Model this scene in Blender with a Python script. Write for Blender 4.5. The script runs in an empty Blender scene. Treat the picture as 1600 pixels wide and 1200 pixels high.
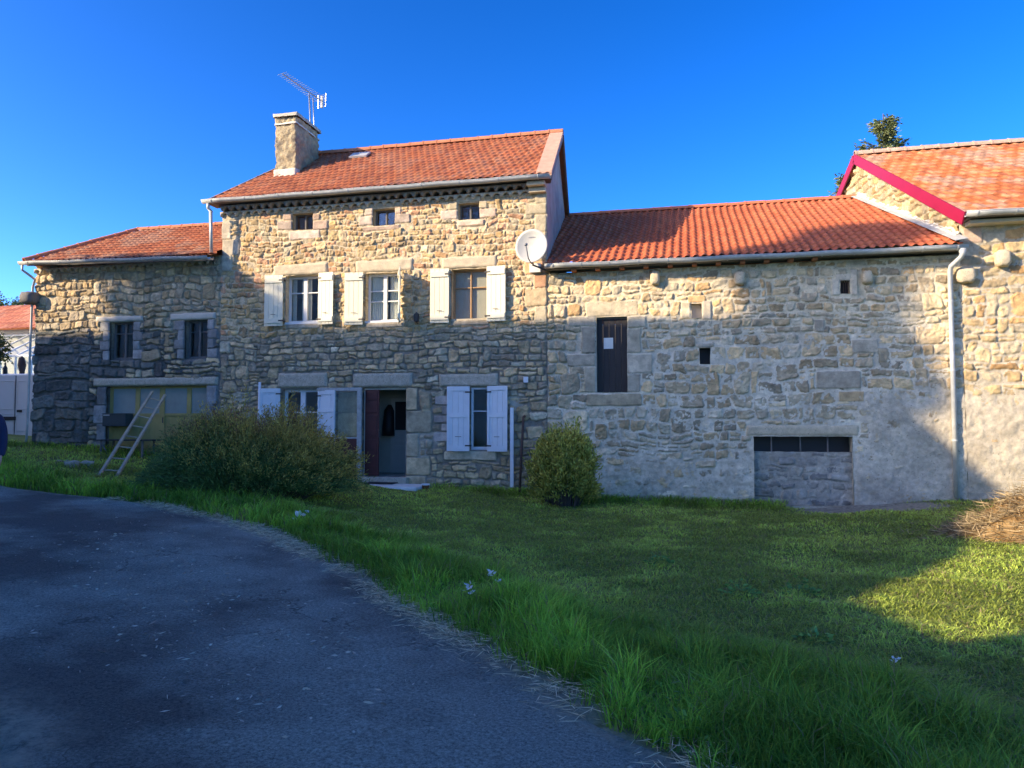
import bpy, math, random
import numpy as np
from mathutils import Vector, Matrix
R_ = math.radians
rng = np.random.default_rng(7); random.seed(7)
sc = bpy.context.scene
COL = sc.collection
# ------------------------------------------------------------------ camera model
F = 1150.0; PITCH = math.atan(58/F); YAW = R_(13.3); D = 16.5; CZ = 1.6
CAM = np.array([0, -D, CZ])
_f = np.array([-math.sin(YAW)*math.cos(PITCH), math.cos(YAW)*math.cos(PITCH), math.sin(PITCH)])
_r = np.array([math.cos(YAW), math.sin(YAW), 0.0]); _u = np.cross(_r, _f)
def ray(px, py): return _f + (px-800)/F*_r - (py-600)/F*_u
def PY(px, py, y=0.0): d = ray(px, py); return CAM + d*((y-CAM[1])/d[1])
def PX(px, py, x): d = ray(px, py); return CAM + d*((x-CAM[0])/d[0])
def rc(px0, px1, py0, py1, y=0.0):            # measured picture box on the facade -> x0,x1,z0,z1
    a = PY(px0, (py0+py1)/2, y)[0]; b = PY(px1, (py0+py1)/2, y)[0]; m = (px0+px1)/2
    return (a, b, PY(m, py1, y)[2], PY(m, py0, y)[2])
# ------------------------------------------------------------------ noise
_T = rng.random((256, 256)).astype(np.float32)
def vn(x, y, s=0):
    x = np.asarray(x, dtype=np.float64)+s*17.31; y = np.asarray(y, dtype=np.float64)+s*9.73
    xi = np.floor(x).astype(int); yi = np.floor(y).astype(int); fx = x-xi; fy = y-yi
    fx = fx*fx*(3-2*fx); fy = fy*fy*(3-2*fy)
    a = _T[xi & 255, yi & 255]; b = _T[(xi+1) & 255, yi & 255]; c = _T[xi & 255, (yi+1) & 255]; d = _T[(xi+1) & 255, (yi+1) & 255]
    return (a*(1-fx)+b*fx)*(1-fy)+(c*(1-fx)+d*fx)*fy-.5
def fbm(x, y, s=0, o=4):
    r = 0; k = 1.0
    for i in range(o): r = r+vn(x/k, y/k, s+i)*k; k *= .5
    return r
def sst(a, b, x): t = np.clip((x-a)/(b-a), 0, 1); return t*t*(3-2*t)
# ------------------------------------------------------------------ ground height
FX = [-60, -30, -17, -14, -11.5, -6.2, -1.7, 2.3, 5.3, 12, 60]; FZ = [2.2, 1.5, .88, .72, .42, .10, -.18, -.2, .05, .25, .4]
KX = [-60, -30, -12, -4, 0, 6, 12, 60]; KZ = [1.6, .9, .3, .05, 0, -.08, -.05, .2]
def Gs(x, y):
    a = np.interp(x, FX, FZ); b = np.interp(x, KX, KZ); t = np.clip((np.asarray(y)+D)/(D-.3), 0, 1)
    t = t*t*(3-2*t)*.5+t*.5
    return a*t+b*(1-t)
def GP(px, py):                                # picture point -> ground point
    d = ray(px, py); t = 4.0
    for _ in range(60):
        p = CAM+d*t; e = p[2]-float(Gs(p[0], p[1])); t += e/max(.08, -d[2])*.6
        t = min(max(t, 1), 80)
    return CAM+d*t
# ------------------------------------------------------------------ objects
def tag(o, label=None, cat=None, group=None, kind=None):
    if label: o['label'] = label
    if cat: o['category'] = cat
    if group: o['group'] = group
    if kind: o['kind'] = kind
    return o
def empty(name, loc, label, cat, group=None):
    o = bpy.data.objects.new(name, None); COL.objects.link(o); o.location = loc; o.empty_display_size = .3
    return tag(o, label, cat, group)
def link(name, me, parent=None):
    o = bpy.data.objects.new(name, me); COL.objects.link(o)
    if parent is not None:
        o.parent = parent
        if parent.type == 'EMPTY': o.matrix_parent_inverse = Matrix.Translation(-Vector(parent.location)) if parent.parent is None else Matrix()
    return o
def npmesh(name, V, Fq, mat, col=None, smooth=False, parent=None, tris=None):
    """V (n,3); Fq (m,4) quads; tris (k,3)"""
    me = bpy.data.meshes.new(name)
    V = np.asarray(V, dtype=np.float32); nq = 0 if Fq is None else len(Fq); nt = 0 if tris is None else len(tris)
    me.vertices.add(len(V)); me.vertices.foreach_set('co', V.ravel())
    idx = []; 
    if nq: idx.append(np.asarray(Fq, dtype=np.int32).ravel())
    if nt: idx.append(np.asarray(tris, dtype=np.int32).ravel())
    idx = np.concatenate(idx); me.loops.add(len(idx)); me.loops.foreach_set('vertex_index', idx)
    tot = np.concatenate([np.full(nq, 4, np.int32), np.full(nt, 3, np.int32)])
    st = np.concatenate([[0], np.cumsum(tot)[:-1]]).astype(np.int32)
    me.polygons.add(nq+nt); me.polygons.foreach_set('loop_start', st); me.polygons.foreach_set('loop_total', tot)
    if smooth: me.polygons.foreach_set('use_smooth', np.ones(nq+nt, bool))
    me.update(calc_edges=True)
    if col is not None:
        a = me.color_attributes.new('tint', 'FLOAT_COLOR', 'POINT')
        c = np.ones((len(V), 4), np.float32); c[:, :3] = col; a.data.foreach_set('color', c.ravel())
    me.materials.append(mat)
    return link(name, me, parent)
class MB:
    def __init__(s): s.v = []; s.f = []
    def poly(s, pts): n = len(s.v); s.v += [tuple(p) for p in pts]; s.f.append(tuple(range(n, n+len(pts)))); return s
    def box(s, x0, x1, y0, y1, z0, z1, M=None):
        n = len(s.v); P = [(x, y, z) for x in (x0, x1) for y in (y0, y1) for z in (z0, z1)]
        if M is not None: P = [tuple(M @ Vector(p)) for p in P]
        s.v += P; s.f += [tuple(n+i for i in q) for q in ((0, 1, 3, 2), (4, 6, 7, 5), (0, 4, 5, 1), (2, 3, 7, 6), (0, 2, 6, 4), (1, 5, 7, 3))]; return s
    def beam(s, a, b, w, h, up=(0, 0, 1)):
        a = Vector(a); b = Vector(b); d = (b-a).normalized(); up = Vector(up)
        sd = d.cross(up)
        if sd.length < 1e-4: sd = d.cross(Vector((0, 1, 0)))
        sd.normalize(); uu = sd.cross(d)
        n = len(s.v)
        for e in (a, b):
            for i, j in ((-1, -1), (1, -1), (1, 1), (-1, 1)): s.v.append(tuple(e+sd*(w/2*i)+uu*(h/2*j)))
        s.f += [(n, n+1, n+2, n+3), (n+7, n+6, n+5, n+4)]+[(n+i, n+4+i, n+4+(i+1) % 4, n+(i+1) % 4) for i in range(4)]; return s
    def tube(s, pts, r, seg=10, caps=True, a0=0, a1=360, th=None):
        """tube along pts; r float or list; a0..a1 for an open channel"""
        P = [Vector(p) for p in pts]; full = abs(a1-a0) >= 360; m = seg if full else seg+1
        rr = r if isinstance(r, (list, tuple)) else [r]*len(P); n0 = len(s.v); pu = None
        for i, p in enumerate(P):
            d = (P[min(i+1, len(P)-1)]-P[max(i-1, 0)]).normalized()
            if pu is None:
                up = Vector((0, 0, 1)) if abs(d.z) < .9 else Vector((0, -1, 0))
            else: up = pu
            sd = d.cross(up).normalized(); uu = sd.cross(d).normalized(); pu = uu
            for k in range(m):
                a = R_(a0+(a1-a0)*k/seg); s.v.append(tuple(p+sd*(math.cos(a)*rr[i])+uu*(math.sin(a)*rr[i])))
        for i in range(len(P)-1):
            for k in range(m if full else m-1):
                a = n0+i*m+k; b = n0+i*m+(k+1) % m; s.f.append((a, b, b+m, a+m))
        if full and caps:
            s.f.append(tuple(n0+k for k in range(m))[::-1]); s.f.append(tuple(n0+(len(P)-1)*m+k for k in range(m)))
        return s
    def build(s, name, mat, parent=None, smooth=False, bevel=0, solid=0):
        me = bpy.data.meshes.new(name); me.from_pydata(s.v, [], s.f); me.materials.append(mat); me.update()
        if smooth: me.polygons.foreach_set('use_smooth', [True]*len(me.polygons))
        o = link(name, me, parent)
        if solid: m = o.modifiers.new('s', 'SOLIDIFY'); m.thickness = solid; m.offset = 0
        if bevel: m = o.modifiers.new('b', 'BEVEL'); m.width = bevel; m.segments = 2; m.limit_method = 'ANGLE'
        return o
# ------------------------------------------------------------------ materials
def newmat(name):
    m = bpy.data.materials.new(name); m.use_nodes = True; nt = m.node_tree; b = nt.nodes['Principled BSDF']; return m, nt, b
def mat(name, col, rough=.8, var=.15, scale=6, bump=.0, bscale=60, attr=False, metal=0, spots=None, spec=.5, stretch=None, hue=None):
    m, nt, b = newmat(name); N = nt.nodes; L = nt.links
    tc = N.new('ShaderNodeTexCoord'); src = tc.outputs['Object']
    if stretch:
        mp = N.new('ShaderNodeMapping'); mp.inputs['Scale'].default_value = stretch; L.new(src, mp.inputs['Vector']); src = mp.outputs['Vector']
    n1 = N.new('ShaderNodeTexNoise'); n1.inputs['Scale'].default_value = scale; n1.inputs['Detail'].default_value = 6; n1.inputs['Roughness'].default_value = .65; L.new(src, n1.inputs['Vector'])
    rmp = N.new('ShaderNodeMapRange'); rmp.inputs['From Min'].default_value = .25; rmp.inputs['From Max'].default_value = .75
    rmp.inputs['To Min'].default_value = 1-var; rmp.inputs['To Max'].default_value = 1+var; L.new(n1.outputs['Fac'], rmp.inputs['Value'])
    if attr:
        at = N.new('ShaderNodeAttribute'); at.attribute_name = 'tint'; base = at.outputs['Color']
    else:
        rg = N.new('ShaderNodeRGB'); rg.outputs[0].default_value = (*col, 1); base = rg.outputs[0]
    if hue:      # second colour mixed by a large noise
        n3 = N.new('ShaderNodeTexNoise'); n3.inputs['Scale'].default_value = hue[1]; n3.inputs['Detail'].default_value = 5; L.new(src, n3.inputs['Vector'])
        r3 = N.new('ShaderNodeMapRange'); r3.inputs['From Min'].default_value = hue[2]; r3.inputs['From Max'].default_value = hue[2]+.2; L.new(n3.outputs['Fac'], r3.inputs['Value'])
        mx = N.new('ShaderNodeMix'); mx.data_type = 'RGBA'; L.new(r3.outputs[0], mx.inputs[0]); L.new(base, mx.inputs[6]); mx.inputs[7].default_value = (*hue[0], 1); base = mx.outputs[2]
    ml = N.new('ShaderNodeVectorMath'); ml.operation = 'SCALE'; L.new(base, ml.inputs[0]); L.new(rmp.outputs[0], ml.inputs['Scale'])
    out = ml.outputs[0]
    if spots:    # (colour, scale, threshold) small speckles
        n4 = N.new('ShaderNodeTexNoise'); n4.inputs['Scale'].default_value = spots[1]; n4.inputs['Detail'].default_value = 3; L.new(src, n4.inputs['Vector'])
        r4 = N.new('ShaderNodeMapRange'); r4.inputs['From Min'].default_value = spots[2]; r4.inputs['From Max'].default_value = spots[2]+.08; L.new(n4.outputs['Fac'], r4.inputs['Value'])
        mx = N.new('ShaderNodeMix'); mx.data_type = 'RGBA'; L.new(r4.outputs[0], mx.inputs[0]); L.new(out, mx.inputs[6]); mx.inputs[7].default_value = (*spots[0], 1); out = mx.outputs[2]
    L.new(out, b.inputs['Base Color']); b.inputs['Roughness'].default_value = rough; b.inputs['Metallic'].default_value = metal
    b.inputs['Specular IOR Level'].default_value = spec
    if bump:
        n2 = N.new('ShaderNodeTexNoise'); n2.inputs['Scale'].default_value = bscale; n2.inputs['Detail'].default_value = 8; n2.inputs['Roughness'].default_value = .7; L.new(src, n2.inputs['Vector'])
        bp = N.new('ShaderNodeBump'); bp.inputs['Strength'].default_value = 1; bp.inputs['Distance'].default_value = bump; L.new(n2.outputs['Fac'], bp.inputs['Height']); L.new(bp.outputs[0], b.inputs['Normal'])
    return m
M = {}
M['stone'] = mat('stone', (1, 1, 1), .93, .30, 9, .012, 30, attr=True, spots=((.12, .12, .10), 34, .66), spec=.2)
M['dressed'] = mat('dressed_stone', (.58, .48, .32), .9, .22, 9, .006, 60, spots=((.14, .14, .13), 60, .62), spec=.2)
M['greystone'] = mat('grey_granite', (.48, .43, .33), .9, .25, 12, .006, 60, spots=((.12, .12, .12), 70, .6), spec=.2)
M['plaster'] = mat('old_render', (.40, .35, .29), .95, .2, 2.5, .006, 30, hue=((.28, .25, .22), 1.3, .5), spec=.2)
M['cement'] = mat('pale_cement', (.62, .56, .45), .95, .12, 4, .006, 30, spec=.2)
M['tile'] = mat('clay_tile', (1, 1, 1), .85, .25, 14, .003, 60, attr=True, spec=.25, spots=((.16, .12, .08), 16, .68))
M['tileside'] = mat('clay_plain', (.50, .20, .10), .85, .2, 9, .003, 60, spec=.2)
M['genoise'] = mat('genoise_tile', (.36, .27, .20), .9, .25, 6, .003, 60, hue=((.30, .29, .26), 2, .45), spec=.2)
M['genoise_lo'] = mat('genoise_mortar', (.60, .50, .35), .95, .15, 8, .003, 40, spec=.2)
M['zinc'] = mat('zinc', (.46, .47, .45), .5, .2, 5, .001, 30, metal=.15)
M['render'] = mat('white_render', (.70, .66, .58), .9, .1, 2)  # walls of the unseen village houses, whitened to bounce fill light
M['zincw'] = mat('weathered_zinc', (.50, .49, .45), .55, .2, 7, .001, 30, metal=.3)
M['cream'] = mat('cream_paint', (.80, .74, .54), .6, .07, 5, .0008, 50, stretch=(6, 6, 1))
M['white'] = mat('white_paint', (.74, .76, .78), .5, .05, 5, .0005, 40)
M['wframe'] = mat('white_frame_paint', (.76, .75, .70), .5, .05, 8)
M['wood'] = mat('varnished_wood', (.42, .25, .11), .5, .2, 5, .001, 30, stretch=(8, 8, 1))
M['oldwood'] = mat('old_grey_wood', (.17, .155, .14), .85, .3, 6, .003, 40, stretch=(8, 8, 1))
M['ladder'] = mat('ladder_wood', (.42, .35, .24), .8, .25, 6, .002, 40)
M['darkdoor'] = mat('dark_plank_door', (.035, .03, .028), .75, .35, 4, .003, 30, stretch=(10, 10, .6))
M['reddoor'] = mat('red_brown_paint', (.10, .028, .026), .6, .25, 5, .002, 30)
M['ochre'] = mat('ochre_paint', (.36, .29, .10), .7, .15, 4, .001, 30)
M['frost'] = mat('frosted_glass', (.26, .30, .27), .35, .12, 3)
M['black'] = mat('black', (.012, .012, .013), .6, .1)
M['iron'] = mat('iron', (.06, .055, .05), .7, .25, 20, .001)
M['rust'] = mat('rusty_iron', (.09, .05, .035), .85, .3, 20, .002)
M['mailbox'] = mat('mailbox_green', (.035, .05, .055), .45, .1)
M['paper'] = mat('paper', (.72, .72, .66), .8, .06)
M['red'] = mat('crimson_board', (.29, .006, .034), .5, .08, 3)
M['alu'] = mat('aluminium', (.55, .56, .56), .35, .08, metal=.8)
M['dish'] = mat('dish_paint', (.52, .50, .43), .55, .06, 3)
M['grey'] = mat('grey_plastic', (.20, .20, .20), .5, .1)
M['curtain'] = mat('curtain', (.75, .72, .64), .9, .12, 8, stretch=(8, 1, .5))
M['inner'] = mat('interior_plaster', (.42, .42, .36), .9, .1, 2)
M['innerdoor'] = mat('interior_door_paint', (.5, .48, .42), .6, .06)
M['slab'] = mat('pale_concrete_slab', (.70, .68, .62), .85, .2, 5, .003, 40, hue=((.45, .44, .40), 4, .62))
M['bark'] = mat('bark', (.09, .07, .055), .95, .3, 10, .02, 20)
M['leaf'] = None
def leafmat(name, trans=.35, rough=.55, sp=.35):
    m, nt, b = newmat(name); N = nt.nodes; L = nt.links
    at = N.new('ShaderNodeAttribute'); at.attribute_name = 'tint'; L.new(at.outputs['Color'], b.inputs['Base Color'])
    b.inputs['Roughness'].default_value = rough; b.inputs['Specular IOR Level'].default_value = sp
    t = N.new('ShaderNodeBsdfTranslucent'); L.new(at.outputs['Color'], t.inputs['Color'])
    mx = N.new('ShaderNodeMixShader'); mx.inputs[0].default_value = trans; L.new(b.outputs[0], mx.inputs[1]); L.new(t.outputs[0], mx.inputs[2])
    L.new(mx.outputs[0], N['Material Output'].inputs['Surface']); return m
M['leaf'] = leafmat('foliage'); M['grass'] = leafmat('grass_blades', .42, .6, .25); M['needle'] = leafmat('needles', .1, .6)
M['straw'] = leafmat('straw', .15, .7, .3)
def glassmat():
    m, nt, b = newmat('window_glass'); N = nt.nodes; L = nt.links
    g = N.new('ShaderNodeBsdfGlossy'); g.inputs['Roughness'].default_value = .03; g.inputs['Color'].default_value = (.9, .95, 1, 1)
    t = N.new('ShaderNodeBsdfTransparent'); t.inputs['Color'].default_value = (.93, .96, .95, 1)
    fr = N.new('ShaderNodeLayerWeight'); fr.inputs['Blend'].default_value = .25; pw_ = N.new('ShaderNodeMath'); pw_.operation = 'POWER'; pw_.inputs[1].default_value = 3; L.new(fr.outputs['Facing'], pw_.inputs[0])
    n = N.new('ShaderNodeTexNoise'); n.inputs['Scale'].default_value = 3; bp = N.new('ShaderNodeBump'); bp.inputs['Distance'].default_value = .004
    L.new(n.outputs['Fac'], bp.inputs['Height']); L.new(bp.outputs[0], g.inputs['Normal'])
    ad = N.new('ShaderNodeMath'); ad.operation = 'ADD'; ad.inputs[1].default_value = .05; L.new(pw_.outputs[0], ad.inputs[0])
    mx = N.new('ShaderNodeMixShader'); L.new(ad.outputs[0], mx.inputs[0]); L.new(t.outputs[0], mx.inputs[1]); L.new(g.outputs[0], mx.inputs[2])
    L.new(mx.outputs[0], N['Material Output'].inputs['Surface']); return m
M['glass'] = glassmat()
M['blue'] = mat('blue_jacket', (.008, .015, .055), .8, .2, 12, .002, 60)
M['jeans'] = mat('dark_trousers', (.02, .025, .05), .85, .2, 20, .001, 90)
M['skin'] = mat('skin', (.48, .26, .19), .5, .08, 10)
M['hair'] = mat('hair', (.05, .035, .025), .6, .3, 40)
M['vanpaint'] = mat('van_white', (.62, .62, .60), .3, .04, 2)
M['rubber'] = mat('rubber', (.02, .02, .02), .8, .1)
M['terra'] = mat('terracotta_pot', (.35, .13, .07), .8, .15)

# ------------------------------------------------------------------ rubble wall height field
def breaks(a, b, step, pts):
    ps = sorted(set([a, b]+[p for p in pts if a < p < b])); out = [np.array([ps[0]])]
    for p, q in zip(ps[:-1], ps[1:]):
        n = max(1, int(round((q-p)/step))); out.append(np.linspace(p, q, n+1)[1:])
    return np.concatenate(out)
def crop(r, obs, mw=.07, mh=.055):
    a, b, c, d = r
    for o in obs:
        if a < o[1] and b > o[0] and c < o[3] and d > o[2]:
            cand = [(a, min(b, o[0]), c, d), (max(a, o[1]), b, c, d), (a, b, c, min(d, o[2])), (a, b, max(c, o[3]), d)]
            cand = [q for q in cand if q[1]-q[0] > mw and q[3]-q[2] > mh]
            if not cand: return None
            a, b, c, d = max(cand, key=lambda q: (q[1]-q[0])*(q[3]-q[2]))
    return (a, b, c, d)
def courses(u0, u1, z0, z1, hr, wr, g, big=.1, split=.12):
    out = []; z = z0; blocked = []
    while z < z1-.02:
        h = g.uniform(*hr); h = min(h, z1-z) if z1-z-h > hr[0]*.6 else z1-z
        nb = []; u = u0-g.uniform(0, wr[0])
        while u < u1:
            w = g.uniform(*wr)*(1 if g.random() > .2 else .6)
            hit = [b for b in blocked if u < b[1] and u+w > b[0]]
            if hit:
                b = hit[0]
                if b[0]-u > .08: out.append((u, b[0], z, z+h))
                u = b[1]; continue
            x0, x1 = max(u, u0), min(u+w, u1)
            if x1-x0 > .06:
                q = g.random()
                if q < big and z+h*2 < z1: out.append((x0, x1, z, z+h*1.85)); nb.append((x0, x1))
                elif q < big+split and h > .13:
                    k = g.uniform(.4, .6); out.append((x0, x1, z, z+h*k)); out.append((x0, x1, z+h*k, z+h))
                else:
                    j = g.uniform(-.12, .12)*h; out.append((x0, x1, z+max(j, 0), z+h+min(j, 0)))
            u += w
        blocked = nb; z += h
    return out
def rubble(name, parent, u0, u1, z0, z1, zones, openings, explicit, mp, keep=None, step=.017, depth=.42, seed=1, mortarf=None, matn='stone'):
    """zones: list of dict(rect, hr, wr, gap, prot, pal, bevel). mp(u,z,h)->xyz"""
    g = random.Random(seed); ng = np.random.default_rng(seed)
    us = breaks(u0, u1, step, [v for o in openings for v in o[:2]]); zs = breaks(z0, z1, step, [v for o in openings for v in o[2:4]])
    U, Z = np.meshgrid(us, zs, indexing='ij')
    wu = U+fbm(U*2.2, Z*2.2, seed+3, 3)*.09+fbm(U*14, Z*14, seed+31, 2)*.022; wz = Z+fbm(U*.8, Z*.8, seed+5, 3)*.13+fbm(U*5, Z*5, seed+7, 2)*.045+fbm(U*16, Z*16, seed+41, 2)*.018
    H, C = mortarf(U, Z) if mortarf else (np.full(U.shape, -.012), np.tile(np.array([.42, .36, .27]), U.shape+(1,)))
    H = H+fbm(U*9, Z*9, seed+9, 3)*.02; C = C*(1+fbm(U*3, Z*3, seed+50, 3)*.35)[..., None]
    def stamp(r, zn, straight=False):
        a, b, c, d = r; m = .14
        i0, i1 = np.searchsorted(us, [a-m, b+m]); j0, j1 = np.searchsorted(zs, [c-m, d+m])
        if i1-i0 < 2 or j1-j0 < 2: return
        if straight: uu, zz = U[i0:i1, j0:j1]*.8+wu[i0:i1, j0:j1]*.2, Z[i0:i1, j0:j1]*.85+wz[i0:i1, j0:j1]*.15
        else: uu, zz = wu[i0:i1, j0:j1], wz[i0:i1, j0:j1]
        uc, zc, hw, hh = (a+b)/2, (c+d)/2, (b-a)/2, (d-c)/2
        k1, k2, k3 = (0, 0, 0) if straight else (g.uniform(-.16, .16), g.uniform(-.12, .12), g.uniform(-.14, .14))
        dx = (uu-uc); dz = (zz-zc); dx, dz = dx+k1*dz, dz+k2*dx
        ax = hw*(1+k3*np.clip(dz/hh, -1, 1))-np.abs(dx); az = hh-np.abs(dz)
        r0 = min(hw, hh)*(zn.get('round', .75) if not straight else .25)
        px_ = np.maximum(r0-ax, 0); pz_ = np.maximum(r0-az, 0)
        dist = np.where((px_ > 0) | (pz_ > 0), r0-np.hypot(px_, pz_), np.minimum(ax, az))-zn.get('gap', .012)
        bev = zn.get('bevel', .035)*(1 if not straight else .5); pr = g.uniform(*zn['prot'])
        t = np.clip(dist/(bev*.75), 0, 1); prof = np.clip(t*(2-t), 0, 1)**.4
        fo = g.random()*50; fac = (fbm(uu*7+fo, zz*7, seed+11, 2)+.7*(.25-np.abs(vn(uu*13+fo, zz*16, seed+12)))+.5*vn(uu*30+fo, zz*30, seed+14))*(.026 if not straight else .010)*zn.get('rough', 1)
        tl = (g.uniform(-.07, .07)*dx+g.uniform(-.11, .07)*dz)*(1 if not straight else .15)
        h = -.02+(pr+.02)*prof+(fac+tl)*t
        w = (h > H[i0:i1, j0:j1]) & (dist > 0)
        H[i0:i1, j0:j1] = np.where(w, h, H[i0:i1, j0:j1])
        pal = zn['pal']; cc = np.array(pal[g.randrange(len(pal))])*g.uniform(.72, 1.25)
        if 'shade' in zn: cc = cc*zn['shade'](uc, zc)
        cv = cc[None, None, :]*(1+fbm(uu*5+g.random()*30, zz*5, seed+13, 2)*.4)[..., None]*(.78+.22*t)[..., None]
        C[i0:i1, j0:j1] = np.where(w[..., None], cv, C[i0:i1, j0:j1])
    ex = [e[0] for e in explicit]; obs = ex+[o[:4] for o in openings]
    for zn in zones:
        a, b, c, d = zn['rect']
        for r in courses(a, b, c, d, zn['hr'], zn['wr'], g, zn.get('big', .1), zn.get('split', .12)):
            r = crop(r, obs)
            if r: stamp(r, zn)
    for r, zn in explicit: stamp(r, zn, True)
    # no displacement jumps right at openings
    ju = fbm(U*6, Z*6, seed+21, 2)*.014
    X = mp(U+ju, Z+fbm(U*6, Z*6, seed+22, 2)*.012, H)
    nU, nZ = U.shape; V = X.reshape(-1, 3); Cc = C.reshape(-1, 3)
    uc = (us[:-1]+us[1:])/2; zc = (zs[:-1]+zs[1:])/2; UC, ZC = np.meshgrid(uc, zc, indexing='ij')
    K = np.ones(UC.shape, bool)
    for o in openings: K &= ~((UC > o[0]) & (UC < o[1]) & (ZC > o[2]) & (ZC < o[3]))
    if keep is not None: K &= keep(UC, ZC)
    I = np.arange(nU*nZ).reshape(nU, nZ)
    Q = np.stack([I[:-1, :-1], I[1:, :-1], I[1:, 1:], I[:-1, 1:]], -1)[K]
    Vs = [V]; Cs = [Cc]; Qs = [Q]; n = len(V)
    for o in openings:
        dp = o[4] if len(o) > 4 else depth
        i0, i1 = np.argmin(abs(us-o[0])), np.argmin(abs(us-o[1])); j0, j1 = np.argmin(abs(zs-o[2])), np.argmin(abs(zs-o[3]))
        loop = [I[i, j0] for i in range(i0, i1)]+[I[i1, j] for j in range(j0, j1)]+[I[i, j1] for i in range(i1, i0, -1)]+[I[i0, j] for j in range(j1, j0, -1)]
        loop = np.array(loop); ii, jj = np.unravel_index(loop, (nU, nZ))
        rings = [loop]
        for k, dd in enumerate((dp*.33, dp*.66, dp)):
            jt = fbm(U[ii, jj]*5+k*3, Z[ii, jj]*5, seed+60, 2)*.012
            B = mp(U[ii, jj]+jt, Z[ii, jj]+jt, np.full(len(loop), -dd)); Vs.append(B); Cs.append(Cc[loop]*.95); rings.append(np.arange(n, n+len(loop))); n += len(loop)
        for ra, rb in zip(rings[:-1], rings[1:]): Qs.append(np.stack([ra, rb, np.roll(rb, -1), np.roll(ra, -1)], -1))
    ob = npmesh(name, np.concatenate(Vs), np.concatenate(Qs), M[matn], np.clip(np.concatenate(Cs), .01, .9), True, parent)
    ob.data.polygons.foreach_set('use_smooth', np.ones(len(ob.data.polygons), bool))
    return ob
def facade(U, Z, H): return np.stack([U, -H, Z], -1)

# palettes (linear reflectance)
P_main = [(.60, .42, .22), (.55, .41, .24), (.64, .50, .31), (.48, .38, .25), (.56, .36, .20), (.46, .41, .31), (.66, .53, .36), (.60, .36, .24), (.54, .44, .30), (.62, .48, .28)]
P_low_shade = [tuple(1.3*q for q in c) for c in [(.40, .33, .24), (.34, .31, .25), (.44, .36, .25), (.37, .31, .22), (.40, .38, .32), (.48, .38, .26), (.29, .26, .21)]]  # same stone as the upper wall, greyed and darkened for the shaded part
P_barn = [(.54, .42, .27), (.48, .40, .29), (.58, .46, .30), (.44, .37, .28), (.56, .39, .22), (.46, .42, .34), (.60, .50, .34)]
P_barnlow = [(.44, .38, .29), (.50, .44, .33), (.38, .34, .27), (.46, .37, .25), (.50, .46, .38)]
P_annex = [(.56, .43, .27), (.50, .41, .29), (.62, .51, .35), (.44, .38, .30), (.50, .45, .36)]
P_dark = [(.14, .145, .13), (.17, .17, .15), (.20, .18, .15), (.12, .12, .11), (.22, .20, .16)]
P_farm = [(.56, .44, .27), (.60, .46, .28), (.52, .42, .28), (.58, .38, .20), (.48, .42, .32), (.64, .52, .34)]
W_ = (.98, .91, .76)
for P_ in (P_main, P_low_shade, P_barn, P_barnlow, P_annex, P_farm): P_[:] = [tuple(a*b for a, b in zip(c, W_)) for c in P_]
P_barn[:] = [tuple(1.1*a for a in c) for c in P_barn]
P_barnlow[:] = [tuple(1.12*a for a in c) for c in P_barnlow]
G1 = [(.50, .43, .31), (.54, .46, .32)]; G2 = [(.38, .35, .29)]; PK = [(.58, .42, .30), (.56, .44, .33)]; CR = [(.58, .48, .31)]
def ex(px0, px1, py0, py1, pal, prot=(.02, .03), y=0.0): return (rc(px0, px1, py0, py1), dict(prot=prot, pal=pal, gap=.006, bevel=.02, rough=.6))
zAL, zML, zBL = .3, -.4, -.6
XA0, XM0, XB0, XF0, XF1 = -17.32, -11.55, -3.07, 5.45, 14.0
# openings -----------------------------------------------------------------
oA1 = rc(171, 208, 503, 562); oA2 = rc(288, 324, 500, 560); oGar = rc(165, 322, 603, 716); oGar = (oGar[0], oGar[1], float(Gs(-13.4, 0))-.1, oGar[3])
oT = [rc(457, 489, 333, 359), rc(583, 617, 326, 352), rc(716, 749, 317, 343)]
oU = [rc(446, 499, 430, 505), rc(571, 625, 426, 503), rc(705, 761, 420, 500)]
oL1 = rc(440, 498, 608, 702); oL3 = rc(735, 763, 605, 703); oDoor = rc(566, 634, 606, 745)
oB = rc(932, 980, 495, 613); oN = [rc(1080, 1096, 474, 497), rc(1093, 1110, 543, 569), rc(1313, 1328, 438, 459)]
oLow = rc(1178, 1333, 682, 790)

def shade_low(zt, a=.55):
    return lambda u, z: a+(1-a)*float(sst(zt-1.2, zt+.2, np.array(z)))

# ================================================================== GROUND
def ground_h(x, y):
    d = road_dist(x, y)      # signed: <0 inside the road
    g = Gs(x, y)
    m = sst(.1, .8, d)
    w = sst(0, 3, np.abs(y-.2)+.0)
    g = g+m*(fbm(x*.7, y*.7, 71, 3)*.10+fbm(x*2.5, y*2.5, 72, 2)*.035)*np.clip(1.3-np.hypot(x, y+D)/60, 0, 1)
    g = g-.03*(1-sst(-.25, .02, d))
    return g
ER = [(-60, 3.2), (-40, 1.5), (-24, -.4)]
for a in ((0, 760), (150, 776), (250, 794), (345, 812), (440, 850), (560, 893), (640, 950), (720, 998), (790, 1035), (860, 1075), (960, 1130), (1080, 1200)):
    p = GP(*a); ER.append((p[0], p[1]))
ER += [(ER[-1][0]+.9, ER[-1][1]-1.6), (ER[-1][0]+1.6, ER[-1][1]-4.5), (2.6, -24), (3, -60)]
EL = [(-60, -3.5), (-40, -4.2), (-24, -6.4), (-14, -8.6), (-8, -11.4), (-5.2, -12.7), (GP(30, 1168)[0], GP(30, 1168)[1]), (-3.0, -16), (-2.6, -24), (-2.4, -60)]
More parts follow.
